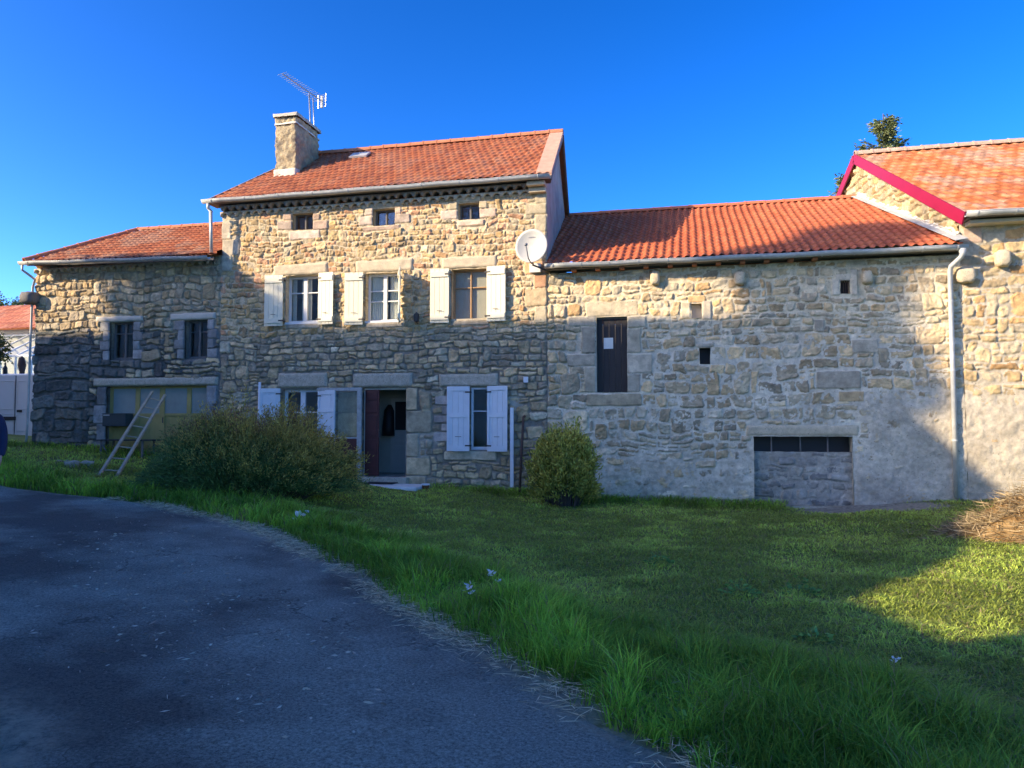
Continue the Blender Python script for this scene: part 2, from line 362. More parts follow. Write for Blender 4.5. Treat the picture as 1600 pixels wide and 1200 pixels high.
def resample(P, n):
    P = np.array(P, float); d = np.concatenate([[0], np.cumsum(np.hypot(*np.diff(P, axis=0).T))]); t = np.linspace(0, d[-1], n)
    Q = np.stack([np.interp(t, d, P[:, 0]), np.interp(t, d, P[:, 1])], -1)
    for _ in range(3): Q[1:-1] = (Q[:-2]+2*Q[1:-1]+Q[2:])/4
    return Q
ERs = resample(ER, 700)
dn = np.gradient(ERs, axis=0); dn /= np.hypot(dn[:, 0], dn[:, 1])[:, None]; nn = np.stack([-dn[:, 1], dn[:, 0]], -1)
tt = np.arange(700)*.18; ERs = ERs+nn*(fbm(tt*.9, tt*0, 81, 4)*.22)[:, None]
ELs = resample(EL, 700)
POLY = np.concatenate([ERs, ELs[::-1]])
def seg_dist(x, y, P):
    x = np.asarray(x, float).ravel(); y = np.asarray(y, float).ravel(); out = np.full(len(x), 1e9)
    Q = P[::2]
    for s in range(0, len(x), 20000):
        xs = x[s:s+20000, None]; ys = y[s:s+20000, None]; out[s:s+20000] = np.sqrt(((xs-Q[None, :, 0])**2+(ys-Q[None, :, 1])**2).min(1))
    return out
def inside(x, y, P):
    x = np.asarray(x, float).ravel(); y = np.asarray(y, float).ravel(); r = np.zeros(len(x), bool); n = len(P); Q = P[::4]; n = len(Q)
    for i in range(n):
        x1, y1 = Q[i]; x2, y2 = Q[(i+1) % n]
        if y1 == y2: continue
        c = ((y1 > y) != (y2 > y)) & (x < (x2-x1)*(y-y1)/(y2-y1)+x1); r ^= c
    return r
def road_dist(x, y):
    sh = np.shape(x); d = np.minimum(seg_dist(x, y, ERs), seg_dist(x, y, ELs)); i = inside(x, y, POLY)
    return np.where(i, -d, d).reshape(sh)
gx = np.concatenate([-30-np.geomspace(1, 470, 22)[::-1], np.arange(-30, 16.01, .2), 16+np.geomspace(1, 470, 22)])
gy = np.concatenate([-26-np.geomspace(1, 470, 22)[::-1], np.arange(-26, 6.01, .2), 6+np.geomspace(1, 470, 22)])
GX, GY = np.meshgrid(gx, gy, indexing='ij'); GZ = ground_h(GX, GY)
def grid_faces(n, m): I = np.arange(n*m).reshape(n, m); return np.stack([I[:-1, :-1], I[1:, :-1], I[1:, 1:], I[:-1, 1:]], -1).reshape(-1, 4)
def gz(x, y):   # bilinear lookup of the fine grid
    return ground_h(np.atleast_1d(np.asarray(x, float)), np.atleast_1d(np.asarray(y, float)))
mg, nt, b = newmat('grass_soil'); N = nt.nodes; L = nt.links
tc = N.new('ShaderNodeTexCoord'); n1 = N.new('ShaderNodeTexNoise'); n1.inputs['Scale'].default_value = 1.6; n1.inputs['Detail'].default_value = 9; n1.inputs['Roughness'].default_value = .7; L.new(tc.outputs['Object'], n1.inputs['Vector'])
cr = N.new('ShaderNodeValToRGB'); e = cr.color_ramp.elements; e[0].position = .3; e[0].color = (.10, .13, .04, 1); e[1].position = .7; e[1].color = (.28, .28, .10, 1); k = e.new(.52); k.color = (.17, .22, .06, 1); L.new(n1.outputs['Fac'], cr.inputs[0])
at = N.new('ShaderNodeAttribute'); at.attribute_name = 'tint'; mx = N.new('ShaderNodeMix'); mx.data_type = 'RGBA'; L.new(at.outputs['Fac'], mx.inputs[0]); L.new(cr.outputs[0], mx.inputs[6])
n5 = N.new('ShaderNodeTexNoise'); n5.inputs['Scale'].default_value = 14; n5.inputs['Detail'].default_value = 8; L.new(tc.outputs['Object'], n5.inputs['Vector'])
c5 = N.new('ShaderNodeValToRGB'); e = c5.color_ramp.elements; e[0].position = .3; e[0].color = (.16, .14, .10, 1); e[1].position = .7; e[1].color = (.40, .36, .28, 1); L.new(n5.outputs['Fac'], c5.inputs[0]); L.new(c5.outputs[0], mx.inputs[7])
L.new(mx.outputs[2], b.inputs['Base Color']); b.inputs['Roughness'].default_value = 1; b.inputs['Specular IOR Level'].default_value = .1
n2 = N.new('ShaderNodeTexNoise'); n2.inputs['Scale'].default_value = 30; n2.inputs['Detail'].default_value = 8; L.new(tc.outputs['Object'], n2.inputs['Vector']); bp = N.new('ShaderNodeBump'); bp.inputs['Distance'].default_value = .02; L.new(n2.outputs['Fac'], bp.inputs['Height']); L.new(bp.outputs[0], b.inputs['Normal'])
def bare(x, y):   # bare earth mask: along the road edge and before the low barn opening
    d = road_dist(x, y); n = fbm(x*1.3, y*1.3, 91, 3)
    a = (1-sst(.08, .34, d+n*.22))*(x > -9)
    q = np.exp(-(((x-3.6)/2.0)**2+((y+.5)/1.0)**2))
    return np.clip(a+sst(.35, .75, q+n*.3), 0, 1)
BR = bare(GX, GY)
npmesh('ground', np.stack([GX, GY, GZ], -1).reshape(-1, 3), grid_faces(len(gx), len(gy)), mg, np.repeat(BR.reshape(-1, 1), 3, 1), True)
bpy.data.objects['ground']['kind'] = 'structure'
# road sheet
nw = 22; tw = np.linspace(0, 1, nw); RV = ERs[:, None, :]*(1-tw[None, :, None])+ELs[:, None, :]*tw[None, :, None]
tw = np.concatenate([[0, .01, .025, .045, .07], np.linspace(.1, .9, 14), [.94, .97, 1]]); nw = len(tw); RV = ERs[:, None, :]*(1-tw[None, :, None])+ELs[:, None, :]*tw[None, :, None]
ROADE = np.maximum(1-sst(0, .06, tw), sst(.85, 1, tw)*1.0)[None, :]*np.ones((700, 1))
RZ = Gs(RV[..., 0], RV[..., 1])+.006; RZ[:, 0] -= .02; RZ[:, -1] -= .02
ma, nt, b = newmat('asphalt'); N = nt.nodes; L = nt.links
tc = N.new('ShaderNodeTexCoord')
def nz(sc_, det=6, ro=.6):
    n = N.new('ShaderNodeTexNoise'); n.inputs['Scale'].default_value = sc_; n.inputs['Detail'].default_value = det; n.inputs['Roughness'].default_value = ro; L.new(tc.outputs['Object'], n.inputs['Vector']); return n
def ramp(src, p0, c0, p1, c1):
    c = N.new('ShaderNodeValToRGB'); e = c.color_ramp.elements; e[0].position = p0; e[0].color = (*c0, 1); e[1].position = p1; e[1].color = (*c1, 1); L.new(src, c.inputs[0]); return c
big = ramp(nz(.45, 4).outputs['Fac'], .40, (.095, .088, .070), .58, (.265, .270, .215))
gr = ramp(nz(48, 5, .95).outputs['Fac'], .38, (.30, .30, .30), .63, (1.7, 1.7, 1.7))
ml = N.new('ShaderNodeMix'); ml.data_type = 'RGBA'; ml.blend_type = 'MULTIPLY'; ml.inputs[0].default_value = 1; L.new(big.outputs[0], ml.inputs[6]); L.new(gr.outputs[0], ml.inputs[7])
vo = N.new('ShaderNodeTexVoronoi'); vo.inputs['Scale'].default_value = 38; L.new(tc.outputs['Object'], vo.inputs['Vector'])
ch = ramp(vo.outputs['Distance'], .10, (1, 1, 1), .17, (0, 0, 0)); th = ramp(nz(1.1, 5).outputs['Fac'], .48, (0, 0, 0), .62, (1, 1, 1))
rsel = N.new('ShaderNodeMath'); rsel.operation = 'GREATER_THAN'; rsel.inputs[1].default_value = .72; L.new(vo.outputs['Color'], rsel.inputs[0])
m1 = N.new('ShaderNodeMath'); m1.operation = 'MULTIPLY'; L.new(ch.outputs[0], m1.inputs[0]); L.new(th.outputs[0], m1.inputs[1]); m2 = N.new('ShaderNodeMath'); m2.operation = 'MULTIPLY'; L.new(m1.outputs[0], m2.inputs[0]); L.new(rsel.outputs[0], m2.inputs[1])
m3 = N.new('ShaderNodeMix'); m3.data_type = 'RGBA'; L.new(m2.outputs[0], m3.inputs[0]); L.new(ml.outputs[2], m3.inputs[6]); m3.inputs[7].default_value = (.34, .31, .27, 1)
wv = N.new('ShaderNodeTexVoronoi'); wv.feature = 'DISTANCE_TO_EDGE'; wv.inputs['Scale'].default_value = .9
dis = N.new('ShaderNodeVectorMath'); dis.operation = 'ADD'; nd = nz(1.7, 4); L.new(tc.outputs['Object'], dis.inputs[0]); L.new(nd.outputs['Color'], dis.inputs[1]); L.new(dis.outputs[0], wv.inputs['Vector'])
crk = ramp(wv.outputs['Distance'], .004, (1, 1, 1), .012, (0, 0, 0)); ck2 = ramp(nz(.6, 3).outputs['Fac'], .50, (0, 0, 0), .60, (.75, .75, .75)); cm = N.new('ShaderNodeMath'); cm.operation = 'MULTIPLY'; L.new(crk.outputs[0], cm.inputs[0]); L.new(ck2.outputs[0], cm.inputs[1])
m5 = N.new('ShaderNodeMix'); m5.data_type = 'RGBA'; L.new(cm.outputs[0], m5.inputs[0]); L.new(m3.outputs[2], m5.inputs[6]); m5.inputs[7].default_value = (.05, .045, .035, 1)
ea = N.new('ShaderNodeAttribute'); ea.attribute_name = 'tint'; en = N.new('ShaderNodeMath'); en.operation = 'MULTIPLY'; L.new(ea.outputs['Fac'], en.inputs[0]); er = ramp(nz(9, 6, .7).outputs['Fac'], .35, (0, 0, 0), .60, (1, 1, 1)); L.new(er.outputs[0], en.inputs[1])
m6 = N.new('ShaderNodeMix'); m6.data_type = 'RGBA'; L.new(en.outputs[0], m6.inputs[0]); L.new(m5.outputs[2], m6.inputs[6]); m6.inputs[7].default_value = (.42, .35, .24, 1)
L.new(m6.outputs[2], b.inputs['Base Color']); b.inputs['Roughness'].default_value = .82; b.inputs['Specular IOR Level'].default_value = .35
bp = N.new('ShaderNodeBump'); bp.inputs['Distance'].default_value = .012; L.new(nz(70, 5, .8).outputs['Fac'], bp.inputs['Height']); L.new(bp.outputs[0], b.inputs['Normal'])
npmesh('road', np.concatenate([RV, RZ[..., None]], -1).reshape(-1, 3), grid_faces(700, nw), ma, np.repeat(ROADE.reshape(-1, 1), 3, 1), True)
bpy.data.objects['road']['kind'] = 'structure'

# ================================================================== ROOFS
def tileprof(kind, u, v, per, gau):
    row = np.floor(v/gau); fv = v/gau-row
    off = (row % 2)*.5*per*(1 if kind == 'flat' else 0)
    cu = np.floor((u+off)/per); fu = (u+off)/per-cu
    if kind == 'roman': h = .030*np.clip(np.sin(fu*2*np.pi)*1.1+.15, -.3, 1)
    elif kind == 'canal': h = .06*np.sqrt(np.clip(1-(2*fu-1)**2, 0, 1))-.02
    else: h = .018*np.clip(np.sin(fu*2*np.pi)*1.3, -.4, 1)
    h = h+(1-fv)*.034-sst(.94, 1.0, fv)*0
    return h, cu, row, fv
def tile_roof(name, parent, EL_, ER_, RR, RL, kind, per, gau, pal, weather=0, step=.025, seed=1, lichen=.0, dirt=.25):
    EL_, ER_, RR, RL = [np.array(p, float) for p in (EL_, ER_, RR, RL)]
    e = (ER_-EL_); lu = np.linalg.norm(e); e /= lu; nrm = np.cross(e, RL-EL_); nrm /= np.linalg.norm(nrm); up = np.cross(nrm, e)
    lv = max(np.dot(RL-EL_, up), np.dot(RR-EL_, up)); n = max(2, int(lu/step)); 
    # rows: extra samples at each tile nose
    nr = int(math.ceil(lv/gau)); vv = []
    fr = np.concatenate([[0.0, .02], np.linspace(.02, .985, max(3, int(gau/step)))[1:]])
    for k in range(nr): vv += list((k+fr)*gau)
    vv = np.array([v for v in vv if v <= lv]+[lv])/lv
    S, T = np.meshgrid(np.linspace(0, 1, n), vv, indexing='ij')
    P = (EL_*(1-S[..., None])+ER_*S[..., None])*(1-T[..., None])+(RL*(1-S[..., None])+RR*S[..., None])*T[..., None]
    u = (P-EL_) @ e; v = T*lv
    jit = fbm(u*.8, v*.8, seed, 2)*.015
    h, cu, row, fv = tileprof(kind, u+fbm(u*.3, v*.9, seed+2, 2)*.02, v+1e-5, per, gau)
    hh = np.random.default_rng(seed); tb = hh.random((512, 256)); t1 = tb[(cu.astype(int)) % 512, row.astype(int) % 256]; t2 = tb[(cu.astype(int)*3+7) % 512, (row.astype(int)*5+3) % 256]
    h = h+jit+(t1-.5)*.008*weather
    P = P+nrm*h[..., None]
    pal = np.array(pal); c = pal[(t1*len(pal)).astype(int) % len(pal)]*(1-dirt/2+t2*dirt)[..., None]
    lm = sst(.1, .4, fbm(u*1.1, v*1.1, seed+8, 4)+(t2-.5)*.5)[..., None]*lichen; c = c*(1-lm)+np.array([.36, .30, .22])*lm
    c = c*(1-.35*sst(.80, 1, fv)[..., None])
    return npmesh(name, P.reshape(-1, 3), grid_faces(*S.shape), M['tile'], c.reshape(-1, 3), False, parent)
def ridge_tiles(name, parent, a, b, r, ln, m, n_seg=8, up=.02):
    a = Vector(a); b = Vector(b); L_ = (b-a).length; k = max(1, round(L_/ln)); mb = MB()
    for i in range(k):
        p = a.lerp(b, i/k); q = a.lerp(b, (i+1.08)/k if i < k-1 else 1.0); dz = random.uniform(-.006, .006)
        mb.tube([p+Vector((0, 0, up+dz)), q+Vector((0, 0, up+dz+.012))], [r*1.08, r*.9], n_seg, False, -8, 188)
        mb.tube([p+Vector((0, 0, up+dz)), p.lerp(q, .1)+Vector((0, 0, up+dz))], [r*1.18, r*1.15], n_seg, False, -8, 188)
    return mb.build(name, m, parent, solid=.012)
def gutter(name, parent, a, b, r, m, spacing=1.0):
    a = Vector(a); b = Vector(b); n = max(2, int((b-a).length/.5)); mb = MB()
    pts = [a.lerp(b, i/n)+Vector((0, 0, math.sin(i*1.7)*.008)) for i in range(n+1)]
    mb.tube(pts, r, 10, False, 180, 360); o = mb.build(name, m, parent, True, solid=.006)
    rim = MB(); rim.tube([p+Vector((0, -r, 0)) for p in pts], .011, 6); rim.build('gutter_rim', m, o, True)
    br = MB(); k = int((b-a).length/spacing)
    for i in range(k+1):
        p = a.lerp(b, (i+.3)/(k+.6)); br.tube([p-Vector((.012, 0, 0)), p+Vector((.012, 0, 0))], r+.009, 10, True, 175, 365); 
    br.build('gutter_bracket', m, o, solid=.004)
    for e, s in ((a, -1), (b, 1)):
        pass
    return o
TP_main = [(.36, .105, .045), (.39, .12, .055), (.33, .10, .045), (.41, .15, .07), (.37, .125, .06), (.30, .09, .045)]
TP_barn = [(.46, .115, .05), (.49, .13, .055), (.44, .11, .045), (.51, .145, .06)]
TP_farm = [(.55, .17, .06), (.60, .20, .07), (.50, .15, .05), (.58, .24, .11), (.45, .14, .06)]

# ---- parts shared by the houses
def frame_window(parent, op, rec, m, vb=1, hb=(.5,), fw=.055, pane='glass', curtain=None, mid=.07, name='window', glass_label=None):
    """casement in opening op=(x0,x1,z0,z1) recessed by rec"""
    x0, x1, z0, z1 = op[:4]; x0 -= .0; mb = MB(); y0, y1 = rec, rec+.06
    mb.box(x0, x0+fw, y0, y1, z0, z1); mb.box(x1-fw, x1, y0, y1, z0, z1)
    mb.box(x0+fw, x1-fw, y0, y1, z0, z0+fw*1.4); mb.box(x0+fw, x1-fw, y0, y1, z1-fw, z1)
    xc = (x0+x1)/2
    if vb: mb.box(xc-mid/2, xc+mid/2, y0-.012, y1-.004, z0+fw*1.4, z1-fw)
    zz0, zz1 = z0+fw*1.4, z1-fw
    for h in hb:
        zb = zz0+(zz1-zz0)*h
        if vb:
            mb.box(x0+fw, xc-mid/2, y0+.006, y1-.01, zb-.014, zb+.014); mb.box(xc+mid/2, x1-fw, y0+.006, y1-.01, zb-.014, zb+.014)
        else: mb.box(x0+fw, x1-fw, y0+.006, y1-.01, zb-.014, zb+.014)
    w = mb.build(name, m, parent, bevel=.004)
    hs = [zz0]+[zz0+(zz1-zz0)*h for h in hb]+[zz1]; xs = [(x0+fw, xc-mid/2), (xc+mid/2, x1-fw)] if vb else [(x0+fw, x1-fw)]
    for (a, b_) in xs:
        for c, d in zip(hs[:-1], hs[1:]):
            MB().box(a-.006, b_+.006, y0+.028, y0+.034, c-.006, d+.006).build('pane', M[pane], w)
    if curtain:
        for (a, b_) in curtain:
            aa = x0+(x1-x0)*a; bb = x0+(x1-x0)*b_; n = 26; mbc = MB()
            pts = [(aa+(bb-aa)*i/n, rec+.10+.018*math.sin(i*1.5)) for i in range(n+1)]
            for p, q in zip(pts[:-1], pts[1:]): mbc.poly([(p[0], p[1], z0+.08), (q[0], q[1], z0+.08), (q[0], q[1], z1-.05), (p[0], p[1], z1-.05)])
            mbc.build('curtain', M['curtain'], w, True)
    return w
def shutter(win, hx, z0, z1, w, side, ang, style, m, label=None):
    """hinged at x=hx; side -1 opens to the left; ang 0 = flat on the wall, 90 = standing out"""
    mb = MB(); n = 4; h = z1-z0; pw = w/n
    for i in range(n): mb.box(i*pw+.0025, (i+1)*pw-.0025, -.026, 0, 0, h)
    if style == 'plank':
        mb.box(.015, w-.015, -.05, -.0262, h-.20, h-.07); mb.box(.015, w-.015, -.05, -.0262, .07, .19)
    else:
        for a in (0, w-.05): mb.box(a, a+.05, -.044, -.0262, 0, h)
        for c in (0, h*.52, h-.10): mb.box(.0505, w-.0505, -.044, -.0262, c, c+(.10 if c else .12))
        if style == 'panel':
            mb.box(.10, w-.10, -.036, -.0262, h*.58, h-.17); mb.box(.10, w-.10, -.036, -.0262, .18, h*.47)
    T = Matrix.Translation((hx, -.055, z0)) @ Matrix.Rotation(R_(-ang if side > 0 else ang), 4, 'Z') @ Matrix.Diagonal((side, 1, 1, 1))
    mb.v = [tuple(T @ Vector(p)) for p in mb.v]
    if side < 0: mb.f = [f[::-1] for f in mb.f]
    o = mb.build('shutter', m, win, bevel=.003)
    if label: o['label'] = label
    for nm, bx in (('hinge', [(-.03, .10, -.054, -.0502, .114, .146), (-.035, -.018, -.055, .03, .11, .15)]), ('hinge', [(-.03, .10, -.054, -.0502, h-.151, h-.119), (-.035, -.018, -.055, .03, h-.155, h-.115)]), ('latch', [(w*.35, w*.62, -.054, -.0505, h*.22, h*.22+.012)])):
        hb = MB()
        for q in bx: hb.box(*q)
        hb.v = [tuple(T @ Vector(p)) for p in hb.v]; hb.build(nm, M['iron'], win)
    return o
sh = shutter
def lintel(parent, px, m='greystone', prot=.03, jit=.012, name='lintel', y=.1, label=None):
    x0, x1, z0, z1 = px; g = random.Random(int(x0*100)); nx, nz_ = max(4, int((x1-x0)/.04)), max(3, int((z1-z0)/.035)); V = []; Fq = []
    # rounded rough front face
    for i in range(nx+1):
        for j in range(nz_+1):
            s, t = i/nx, j/nz_; e = min(s*(x1-x0), (1-s)*(x1-x0), t*(z1-z0), (1-t)*(z1-z0)); 
            k = min(1, e/.022); k = math.sqrt(max(0, k*(2-k)))
            ox = x0+(x1-x0)*s+float(fbm(i*.3, j*.3, 5+int(x0*7) % 50, 2))*jit*1.4; oz = z0+(z1-z0)*t+float(fbm(i*.3, j*.3, 15+int(x0*7) % 50, 2))*jit*1.4
            V.append((ox, -prot*k+(1-k)*.004-float(fbm(i*.25, j*.4, 3+int(x0*9) % 40, 3))*jit*k*1.2, oz))
    I = lambda i, j: i*(nz_+1)+j
    for i in range(nx):
        for j in range(nz_): Fq.append((I(i, j), I(i+1, j), I(i+1, j+1), I(i, j+1)))
    loop = [I(i, 0) for i in range(nx)]+[I(nx, j) for j in range(nz_)]+[I(i, nz_) for i in range(nx, 0, -1)]+[I(0, j) for j in range(nz_, 0, -1)]
    n = len(V); V += [(V[k][0], y, V[k][2]) for k in loop]
    for k in range(len(loop)): Fq.append((loop[(k+1) % len(loop)], loop[k], n+k, n+(k+1) % len(loop)))
    o = npmesh(name, V, Fq, M[m], None, True, parent)
    if label: o['label'] = label
    return o
def corbel(parent, px, m, out=.30, name='corbel'):
    x0, x1, z0, z1 = px; mb = MB(); n = 10; rings = []
    xc, zc, w, h = (x0+x1)/2, (z0+z1)/2, (x1-x0)/2, (z1-z0)/2
    for k, (yy, s) in enumerate(((.05, 1.0), (-.05, 1.02), (-out*.5, 1.0), (-out*.85, .9), (-out, .62))):
        for i in range(n*2):
            a = math.pi*i/n; c, s_ = math.cos(a), math.sin(a); q = (abs(c)**4+abs(s_)**4)**(-.25)
            j = 1+.08*math.sin(i*2.3+k*1.1+x0)
            mb.v.append((xc+w*c*q*s*j, yy, zc+h*s_*q*s*j-(.04*h if k > 2 else 0)))
    for k in range(4):
        for i in range(2*n): mb.f.append((k*2*n+i, k*2*n+(i+1) % (2*n), (k+1)*2*n+(i+1) % (2*n), (k+1)*2*n+i))
    mb.f.append(tuple(4*2*n+i for i in range(2*n)))
    return mb.build(name, M[m], parent, True)
def genoise(parent, x0, x1, ztop, rows=2):
    for r in range(rows):
        per = .225; out = .09+.10*r; zb = ztop-.125*(rows-r)-.02; ns = 12; n = int((x1-x0)/per*ns); V = []; Q = []
        for i in range(n+1):
            u = i/ns+.5*(r % 2); f = u-math.floor(u); a = abs(2*f-1)/.80; z = zb+(.085*math.sqrt(max(0, 1-a*a)) if a < 1 else 0)+float(fbm(i*.13, r*7.0, 9, 2))*.008
            x = x0+per*i/ns; yo = -out+float(fbm(i*.05, r*5.0, 19, 2))*.02; zt = zb+.115
            V += [(x, .06, z), (x, yo, z), (x, yo-.004, zt), (x, .06, zt)]
        for i in range(n):
            for k in range(4): Q.append((i*4+k, i*4+(k+1) % 4, (i+1)*4+(k+1) % 4, (i+1)*4+k))
        npmesh('eaves_tile_row', V, Q, M['genoise_lo'] if r == 0 else M['genoise'], None, False, parent)
# ================================================================== ANNEX
hA = empty('stone_annex', (-14.4, 0, .6), 'low stone annex with ochre garage doors and two small windows left of the farmhouse', 'house')
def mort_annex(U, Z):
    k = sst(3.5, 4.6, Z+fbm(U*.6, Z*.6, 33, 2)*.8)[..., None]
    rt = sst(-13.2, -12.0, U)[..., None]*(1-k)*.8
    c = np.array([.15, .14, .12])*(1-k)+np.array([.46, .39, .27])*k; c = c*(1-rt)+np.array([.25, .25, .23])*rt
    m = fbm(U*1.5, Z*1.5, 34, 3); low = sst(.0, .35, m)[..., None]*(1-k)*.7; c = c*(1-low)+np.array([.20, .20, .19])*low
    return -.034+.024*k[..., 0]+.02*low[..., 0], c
jA = []
for o in (oA1, oA2):
    zc = o[2]
    for k in range(4):
        hgt = (o[3]-o[2])/4; w = .30 if k % 2 else .20
        jA.append(((o[0]-w, o[0]-.0, zc+k*hgt, zc+(k+1)*hgt), dict(prot=(.012, .02), pal=[(.30, .29, .27)], gap=.005, bevel=.015, rough=.4)))
        w = .20 if k % 2 else .30
        jA.append(((o[1], o[1]+w, zc+k*hgt, zc+(k+1)*hgt), dict(prot=(.012, .02), pal=[(.30, .29, .27)], gap=.005, bevel=.015, rough=.4)))
for k in range(4):
    z = oGar[2]+(oGar[3]-oGar[2])*k/4; z2 = oGar[2]+(oGar[3]-oGar[2])*(k+1)/4
    jA.append(((oGar[0]-(.28 if k % 2 else .4), oGar[0], z, z2), dict(prot=(.015, .025), pal=[(.24, .24, .23)], gap=.006, bevel=.02)))
    jA.append(((oGar[1], oGar[1]+(.3 if k % 2 else .2), z, z2), dict(prot=(.015, .025), pal=[(.27, .27, .26)], gap=.006, bevel=.02)))
lA = [rc(150, 223, 494, 503), rc(266, 337, 489, 500), rc(146, 340, 590, 603)]
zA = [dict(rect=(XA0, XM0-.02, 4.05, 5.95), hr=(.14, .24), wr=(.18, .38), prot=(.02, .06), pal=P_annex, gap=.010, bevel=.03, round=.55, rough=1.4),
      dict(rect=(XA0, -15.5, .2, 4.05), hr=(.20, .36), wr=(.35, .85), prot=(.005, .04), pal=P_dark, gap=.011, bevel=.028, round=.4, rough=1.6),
      dict(rect=(-15.5, -13.2, .2, 4.05), hr=(.10, .24), wr=(.2, .6), prot=(.0, .045), pal=P_dark+P_low_shade[:3], gap=.012, bevel=.035, round=.5),
      dict(rect=(-13.2, XM0-.02, .2, 4.05), hr=(.10, .20), wr=(.18, .45), prot=(.0, .05), pal=P_low_shade+P_dark[:2], gap=.012, bevel=.035, round=.55)]
opA = [oA1+(.30,), oA2+(.30,), oGar+(.35,)]
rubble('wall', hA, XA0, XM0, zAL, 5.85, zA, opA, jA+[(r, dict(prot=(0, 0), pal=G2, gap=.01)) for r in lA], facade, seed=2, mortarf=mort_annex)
wa = MB(); 
wa.box(XA0, XA0+.4, .05, 5.2, zAL, 5.75); wa.box(XA0+.4, XM0-.02, 4.8, 5.2, zAL, 5.75)
wa.build('side_wall', M['plaster'], hA)
MB().box(XA0+.4, XM0-.02, .42, 4.8, .35, .6).build('floor', M['cement'], hA)
for i, o in enumerate((oA1, oA2)):
    w = frame_window(hA, o, .17, M['oldwood'], 1, (.72,), .05, mid=.06)
    lintel(w, lA[i], 'cement', .035)
lintel(hA, lA[2], 'greystone', .04, .006)
# garage
gx0, gx1, gz0, gz1 = oGar; gd = MB(); 
gpost = [rc(a, b_, 603, 716)[:2] for a, b_ in ((165, 170), (205, 212), (243, 251), (286, 293), (317, 322))]
zt = PY(240, 647)[2]
for a, b_ in gpost: gd.box(a, b_, .13, .20, gz0, gz1)
gd.box(gx0, gx1, .14, .19, gz1-.06, gz1-.0); gd.box(gx0, gx1, .135, .195, zt-.05, zt+.02)
door = gd.build('garage_door', M['ochre'], hA, bevel=.004)
for (a, b_), (c, d) in zip(gpost[:-1], gpost[1:]):
    MB().box(b_, c, .15, .165, zt+.02, gz1-.06).build('pane', M['frost'], door)
    pb = MB(); n = 4
    for i in range(n): x = b_+(c-b_)*i/n; pb.box(x+.002, x+(c-b_)/n-.002, .155, .175, gz0+.06, zt-.05)
    pb.build('door_panel', M['ochre'], door)
MB().beam((gpost[2][1]-.02, .10, 1.55), (gpost[2][1]-.02, .10, 1.70), .02, .02).build('handle', M['iron'], door)
# roof of the annex
sA = (5.92-4.30)/2.8
aEL, aER = (-17.25, -.42, 5.90-.03), (XM0-.02, -.42, 5.90-.03)
zE = PY(200, 404, -.42)[2]; 
aEL = (-17.30, -.42, PY(52, 410, -.42)[2]+.03); aER = (XM0-.01, -.42, PY(340, 401, -.42)[2]+.03)
rA = PY(216, 361, 2.4); rAr = PY(345, 356, 2.4)
aRL = (rA[0], 2.4, rA[2]); aRR = (XM0-.01, 2.4, rA[2]-.02)
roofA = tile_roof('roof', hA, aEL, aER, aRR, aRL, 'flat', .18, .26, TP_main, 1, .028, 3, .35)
bk = MB(); bk.poly([aEL, aRL, (aEL[0], 5.3, aEL[2])]); bk.poly([aRL, aRR, (aRR[0], 5.3, aER[2]), (aEL[0], 5.3, aEL[2])]); bk.poly([(aEL[0], aEL[1], aEL[2]-.05), (aEL[0], 5.3, aEL[2]-.05), (aER[0], 5.3, aEL[2]-.05), (aER[0], aER[1], aEL[2]-.05)])
bk.build('rear_roof_slope', M['tileside'], hA)
ridge_tiles('ridge_tiles', hA, aRL, aRR, .085, .38, M['tileside']); ridge_tiles('hip_tiles', hA, aEL, aRL, .08, .38, M['tileside'])
genoise(hA, XA0-.0, XM0-.15, aEL[2]-.10, 1)
MB().beam((aEL[0], -.33, aEL[2]-.05), (aER[0], -.33, aER[2]-.05), .03, .09).build('fascia', M['oldwood'], hA)
ga = gutter('gutter', hA, (aEL[0]-.05, -.50, aEL[2]-.03), (aER[0]-.02, -.50, aER[2]-.03), .075, M['zincw'])
p0 = Vector((aEL[0]+.03, -.50, aEL[2]-.10)); pL = PY(47, 697, -.07)
MB().tube([p0, p0+Vector((.0, 0, -.14)), p0+Vector((.06, .2, -.26)), p0+Vector((.08, .33, -.34)), (-17.36, -.07, aEL[2]-.62), (-17.38, -.07, 3.6), (-17.39, -.07, 1.5), (-17.42, -.07, .85)], .032, 8).build('downpipe', M['zincw'], hA, True)
corbel(hA, (-17.58, -17.16, PY(60, 476)[2], PY(60, 457)[2]), 'oldwood', .34)

# ================================================================== MAIN HOUSE
hM = empty('stone_farmhouse', (-7.3, 0, .1), 'tall stone farmhouse with chimney, tiled roof and three rows of windows', 'house')
wallTop = 6.90
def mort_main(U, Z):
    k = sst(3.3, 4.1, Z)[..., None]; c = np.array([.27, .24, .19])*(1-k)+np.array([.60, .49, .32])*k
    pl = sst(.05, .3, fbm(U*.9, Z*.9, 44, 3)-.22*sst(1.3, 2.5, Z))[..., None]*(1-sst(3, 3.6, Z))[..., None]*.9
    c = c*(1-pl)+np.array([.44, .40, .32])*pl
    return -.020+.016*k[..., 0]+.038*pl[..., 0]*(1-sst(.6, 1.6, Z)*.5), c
E_main = []
for (a, b_, c, d) in ((434, 457, 345, 359), (489, 513, 345, 359), (443, 457, 334, 344), (489, 500, 334, 344), (451, 497, 322, 332), (452, 500, 360, 374),
                      (560, 583, 338, 352), (617, 641, 334, 349), (570, 583, 326, 337), (617, 627, 324, 334), (566, 628, 314, 325), (566, 625, 353, 360),
                      (688, 716, 329, 343), (749, 776, 326, 340), (702, 716, 316, 328), (749, 762, 314, 326), (712, 752, 306, 316), (715, 757, 344, 353)):
    E_main.append(ex(a, b_, c, d, PK if c > 325 or c in (324, 326, 329, 334, 338) else CR, (.022, .034)))
